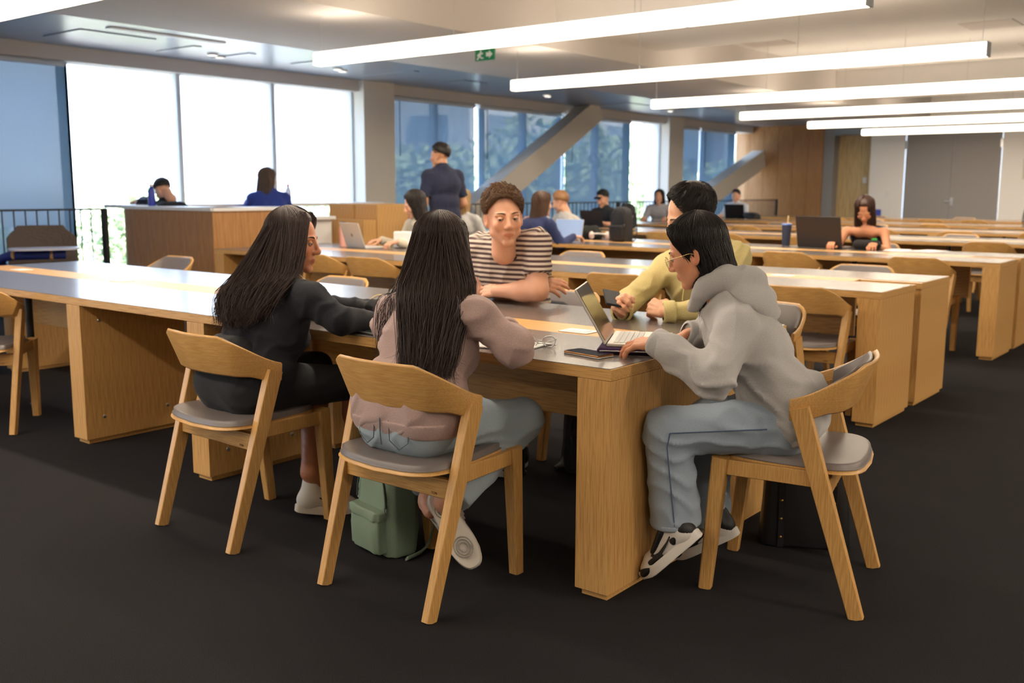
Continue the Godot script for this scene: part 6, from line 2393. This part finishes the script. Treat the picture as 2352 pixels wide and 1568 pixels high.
# d: label, h (hip), f (facing), lean, face, skin, top colour, sleeve, hair ("short", "long", "cap"), hair material
func far_person(d: Dictionary) -> Node3D:
	var f: Vector3 = d.f.normalized()
	var st: bool = d.get("standing", false)
	var J0 := pose_from(d.h, f, d.get("lean", 0.1), st, d.get("hd", Vector3.ZERO), d.get("hand_y", 0.80))
	var root := floor_under(J0)
	var o := thing("person", d.label, "person", root)
	var J := rel(J0, root)
	var male: bool = d.get("male", false)
	var skin := skin_mat(d.get("skin", s8(220, 168, 138)))
	var face: Vector3 = d.get("face", f)
	var hx := head_xf(J.head, face, Vector3.UP + f * 0.15, 1.02)
	var hs := hand_shape([0.5, 0.5, 0.55, 0.6], 0.08, 0.4)
	part("body", skin_body(J, hx, male, hand_pair(J, hs, f + Vector3(0, -0.1, 0), Vector3.UP, hs, f + Vector3(0, -0.1, 0), Vector3.UP), 0.016, 1.0 if male else 0.9), skin, o)
	var b := MB.new()
	if d.sleeve > 0.0:
		blob(b, top_prims(J, 1.03, d.sleeve), 0.014, 0.012, 0.005, 9.0, 0, 71)
	else:
		var side: Vector3 = (J.shR - J.shL).normalized()
		blob(b, [cap(J.chest - side * 0.07, J.chest + side * 0.07, 0.108, 0.108), cap(J.waist - side * 0.06, J.waist + side * 0.06, 0.108, 0.108), cap(J.chest - side * 0.09, J.shL + side * 0.06, 0.05, 0.03), cap(J.chest + side * 0.09, J.shR - side * 0.06, 0.05, 0.03), cap((J.hipL as Vector3), J.hipR, 0.11, 0.11)], 0.012, 0.012)
	part("top", b, cloth(d.top, 0.35), o)
	b = MB.new()
	blob(b, leg_prims(J, 1.0, 0.96), 0.018, 0.012)
	part("trousers", b, cloth(d.get("legs", s8(44, 46, 56)), 0.3), o)
	for s in ["L", "R"]:
		b = MB.new()
		blob(b, [cap(J["ank" + s] + Vector3(0, -0.06, 0) - f * 0.03, J["toe" + s] + Vector3(0, 0.005, 0), 0.042, 0.036)], 0.014, 0.01)
		part("shoe", b, M.black, o)
	var hm: Material = d.get("hair_mat", M.hair_dark)
	if d.hair == "long":
		var bk := -face * Vector3(1, 0, 1)
		bk = bk.normalized()
		var sd := Vector3(bk.z, 0, -bk.x)
		var sec := []
		for e in [[0.0, 0.02, 0.094, 0.094], [-0.08, 0.045, 0.094, 0.075], [-0.17, 0.075, 0.088, 0.055], [-0.27, 0.095, 0.075, 0.04], [-0.34, 0.10, 0.05, 0.02]]:
			sec.append([J.head + Vector3(0, e[0], 0) + bk * e[1], sd * e[2], bk * e[3]])
		part("hair", long_hair(hx, sec, 380, 0.0028, 0.005, int(absf(d.h.x) * 100), 72.0, 92.0, 2.0), hm, o)
	else:
		part("hair", short_hair(hx, 66.0, 94.0, 106.0, 0.016, 0.035, 0.002, 320, 0.003, int(absf(d.h.x) * 100)), hm, o)
	if d.hair == "cap":
		b = MB.new()
		b.xf = hx
		hair_cap(b, 74.0, 80.0, 88.0, 0.020, 0.008)
		b.surf([PackedVector3Array([Vector3(-0.07, 0.062, -0.075), Vector3(-0.035, 0.066, -0.09), Vector3(0, 0.068, -0.095), Vector3(0.035, 0.066, -0.09), Vector3(0.07, 0.062, -0.075)]), PackedVector3Array([Vector3(-0.06, 0.045, -0.13), Vector3(-0.03, 0.053, -0.155), Vector3(0, 0.055, -0.16), Vector3(0.03, 0.053, -0.155), Vector3(0.06, 0.045, -0.13)])], false)
		part("cap", b, M.black, o)
	return o

func build_far_people() -> void:
	far_person({"label": "woman in cream cardigan with long black hair typing on white laptop", "h": Vector3(-6.42, 0.55, -6.98), "f": Vector3(-0.35, 0, 1), "lean": 0.17, "face": Vector3(-0.62, -0.35, 0.72), "top": s8(226, 216, 194), "sleeve": 1.0, "hair": "long", "hair_mat": M.hair_black})
	far_person({"label": "man in navy t-shirt standing between the table rows", "h": Vector3(-6.74, 0.98, -7.46), "f": Vector3(-0.95, 0, -0.25), "lean": 0.03, "standing": true, "face": Vector3(-0.95, -0.12, 0.25), "male": true, "top": s8(44, 50, 78), "sleeve": 0.75, "hair": "short", "hair_mat": M.hair_black, "skin": s8(206, 152, 118), "legs": s8(30, 34, 50)})
	far_person({"label": "blonde woman in white seen from behind", "h": Vector3(-7.02, 0.55, -7.93), "f": Vector3(-0.2, 0, -1), "lean": 0.12, "top": s8(226, 226, 224), "sleeve": 1.0, "hair": "long", "hair_mat": M.hair_blonde})
	far_person({"label": "woman in navy sweatshirt with long brown hair seen from behind", "h": Vector3(-6.13, 0.55, -7.95), "f": Vector3(0.25, 0, -1), "lean": 0.20, "top": s8(50, 62, 108), "sleeve": 1.0, "hair": "long", "hair_mat": mat(s8(92, 64, 46), 0.45)})
	far_person({"label": "young man in pale grey sweater resting his chin on his hand", "h": Vector3(-6.72, 0.55, -9.78), "f": Vector3(-0.5, 0, 0.85), "lean": 0.18, "face": Vector3(-0.95, -0.30, 0.25), "male": true, "top": s8(206, 202, 196), "sleeve": 1.0, "hair": "short", "hair_mat": mat(s8(150, 108, 70), 0.45), "hand_y": 0.95})
	far_person({"label": "man in black cap and dark t-shirt behind a dark laptop", "h": Vector3(-8.15, 0.55, -12.72), "f": Vector3(-0.1, 0, 1), "lean": 0.15, "face": Vector3(-0.1, -0.35, 1), "male": true, "top": s8(52, 52, 58), "sleeve": 0.7, "hair": "cap", "hair_mat": M.hair_black})
	far_person({"label": "woman with dark curly hair and pale top in the fifth row", "h": Vector3(-8.85, 0.55, -15.42), "f": Vector3(0.3, 0, 1), "lean": 0.1, "top": s8(190, 190, 196), "sleeve": 1.0, "hair": "long", "hair_mat": M.hair_black})
	far_person({"label": "woman with dark hair and brown top leaning to her neighbour", "h": Vector3(-8.15, 0.55, -15.5), "f": Vector3(-0.6, 0, 0.8), "lean": 0.12, "top": s8(120, 96, 84), "sleeve": 1.0, "hair": "long", "hair_mat": M.hair_black})
	far_person({"label": "man in white shirt behind a black laptop near the oak wall", "h": Vector3(-8.62, 0.56, -18.0), "f": Vector3(0.1, 0, 1), "lean": 0.1, "face": Vector3(0.2, -0.3, 1), "male": true, "top": s8(220, 228, 240), "sleeve": 1.0, "hair": "short", "hair_mat": M.hair_black})
	far_person({"label": "woman in dark tank top with brown hair bent over her work", "h": Vector3(-3.25, 0.55, -9.78), "f": Vector3(0.05, 0, 1), "lean": 0.30, "face": Vector3(0.15, -0.62, 0.75), "top": s8(46, 46, 62), "sleeve": 0.0, "hair": "long", "hair_mat": mat(s8(70, 46, 36), 0.42), "skin": s8(214, 150, 112)})
	far_person({"label": "person in black bent low over the window bench", "h": Vector3(-9.02, 0.74, -5.98), "f": Vector3(-1, 0, -0.2), "lean": 0.42, "face": Vector3(-0.7, -0.7, 0.1), "male": true, "top": s8(24, 26, 34), "sleeve": 0.7, "hair": "short", "hair_mat": M.hair_black, "hand_y": 1.13})
	far_person({"label": "woman in blue sweater at the window bench behind the counter", "h": Vector3(-8.95, 0.76, -7.05), "f": Vector3(-0.9, 0, -0.5), "lean": 0.08, "face": Vector3(-0.2, -0.15, -1), "top": s8(46, 70, 160), "sleeve": 1.0, "hair": "long", "hair_mat": mat(s8(84, 66, 56), 0.45), "hand_y": 1.13})

	for q in [[-9.02, -5.98, "high black stool under the person bent over the bench"], [-8.95, -7.05, "high black stool under the woman in the blue sweater"]]:
		var o := thing("bar_stool", q[2], "stool", Vector3(q[0], 0, q[1]))
		var b := MB.new()
		b.lathe(Vector3(0, 0.60, 0), [Vector2(0.17, 0.0), Vector2(0.18, 0.01), Vector2(0.175, 0.035), Vector2(0.15, 0.045)], 24)
		part("seat", b, M.black, o)
		for k in 4:
			var a := TAU * (k + 0.5) / 4
			b = MB.new()
			b.tube([Vector3(cos(a) * 0.2, 0, sin(a) * 0.2), Vector3(cos(a) * 0.12, 0.60, sin(a) * 0.12)], 0.012, 8)
			part("leg", b, M.black_steel, o)

func _ready() -> void:
	rng.seed = 7
	make_materials()
	stage()
	build_room()
	ceiling_fittings()
	build_tables()
	build_chairs()
	build_outside()

	student_grey()
	student_pink()
	student_black()
	student_stripe()
	student_yellow()
	build_props()
	build_window_side()
	build_far_people()
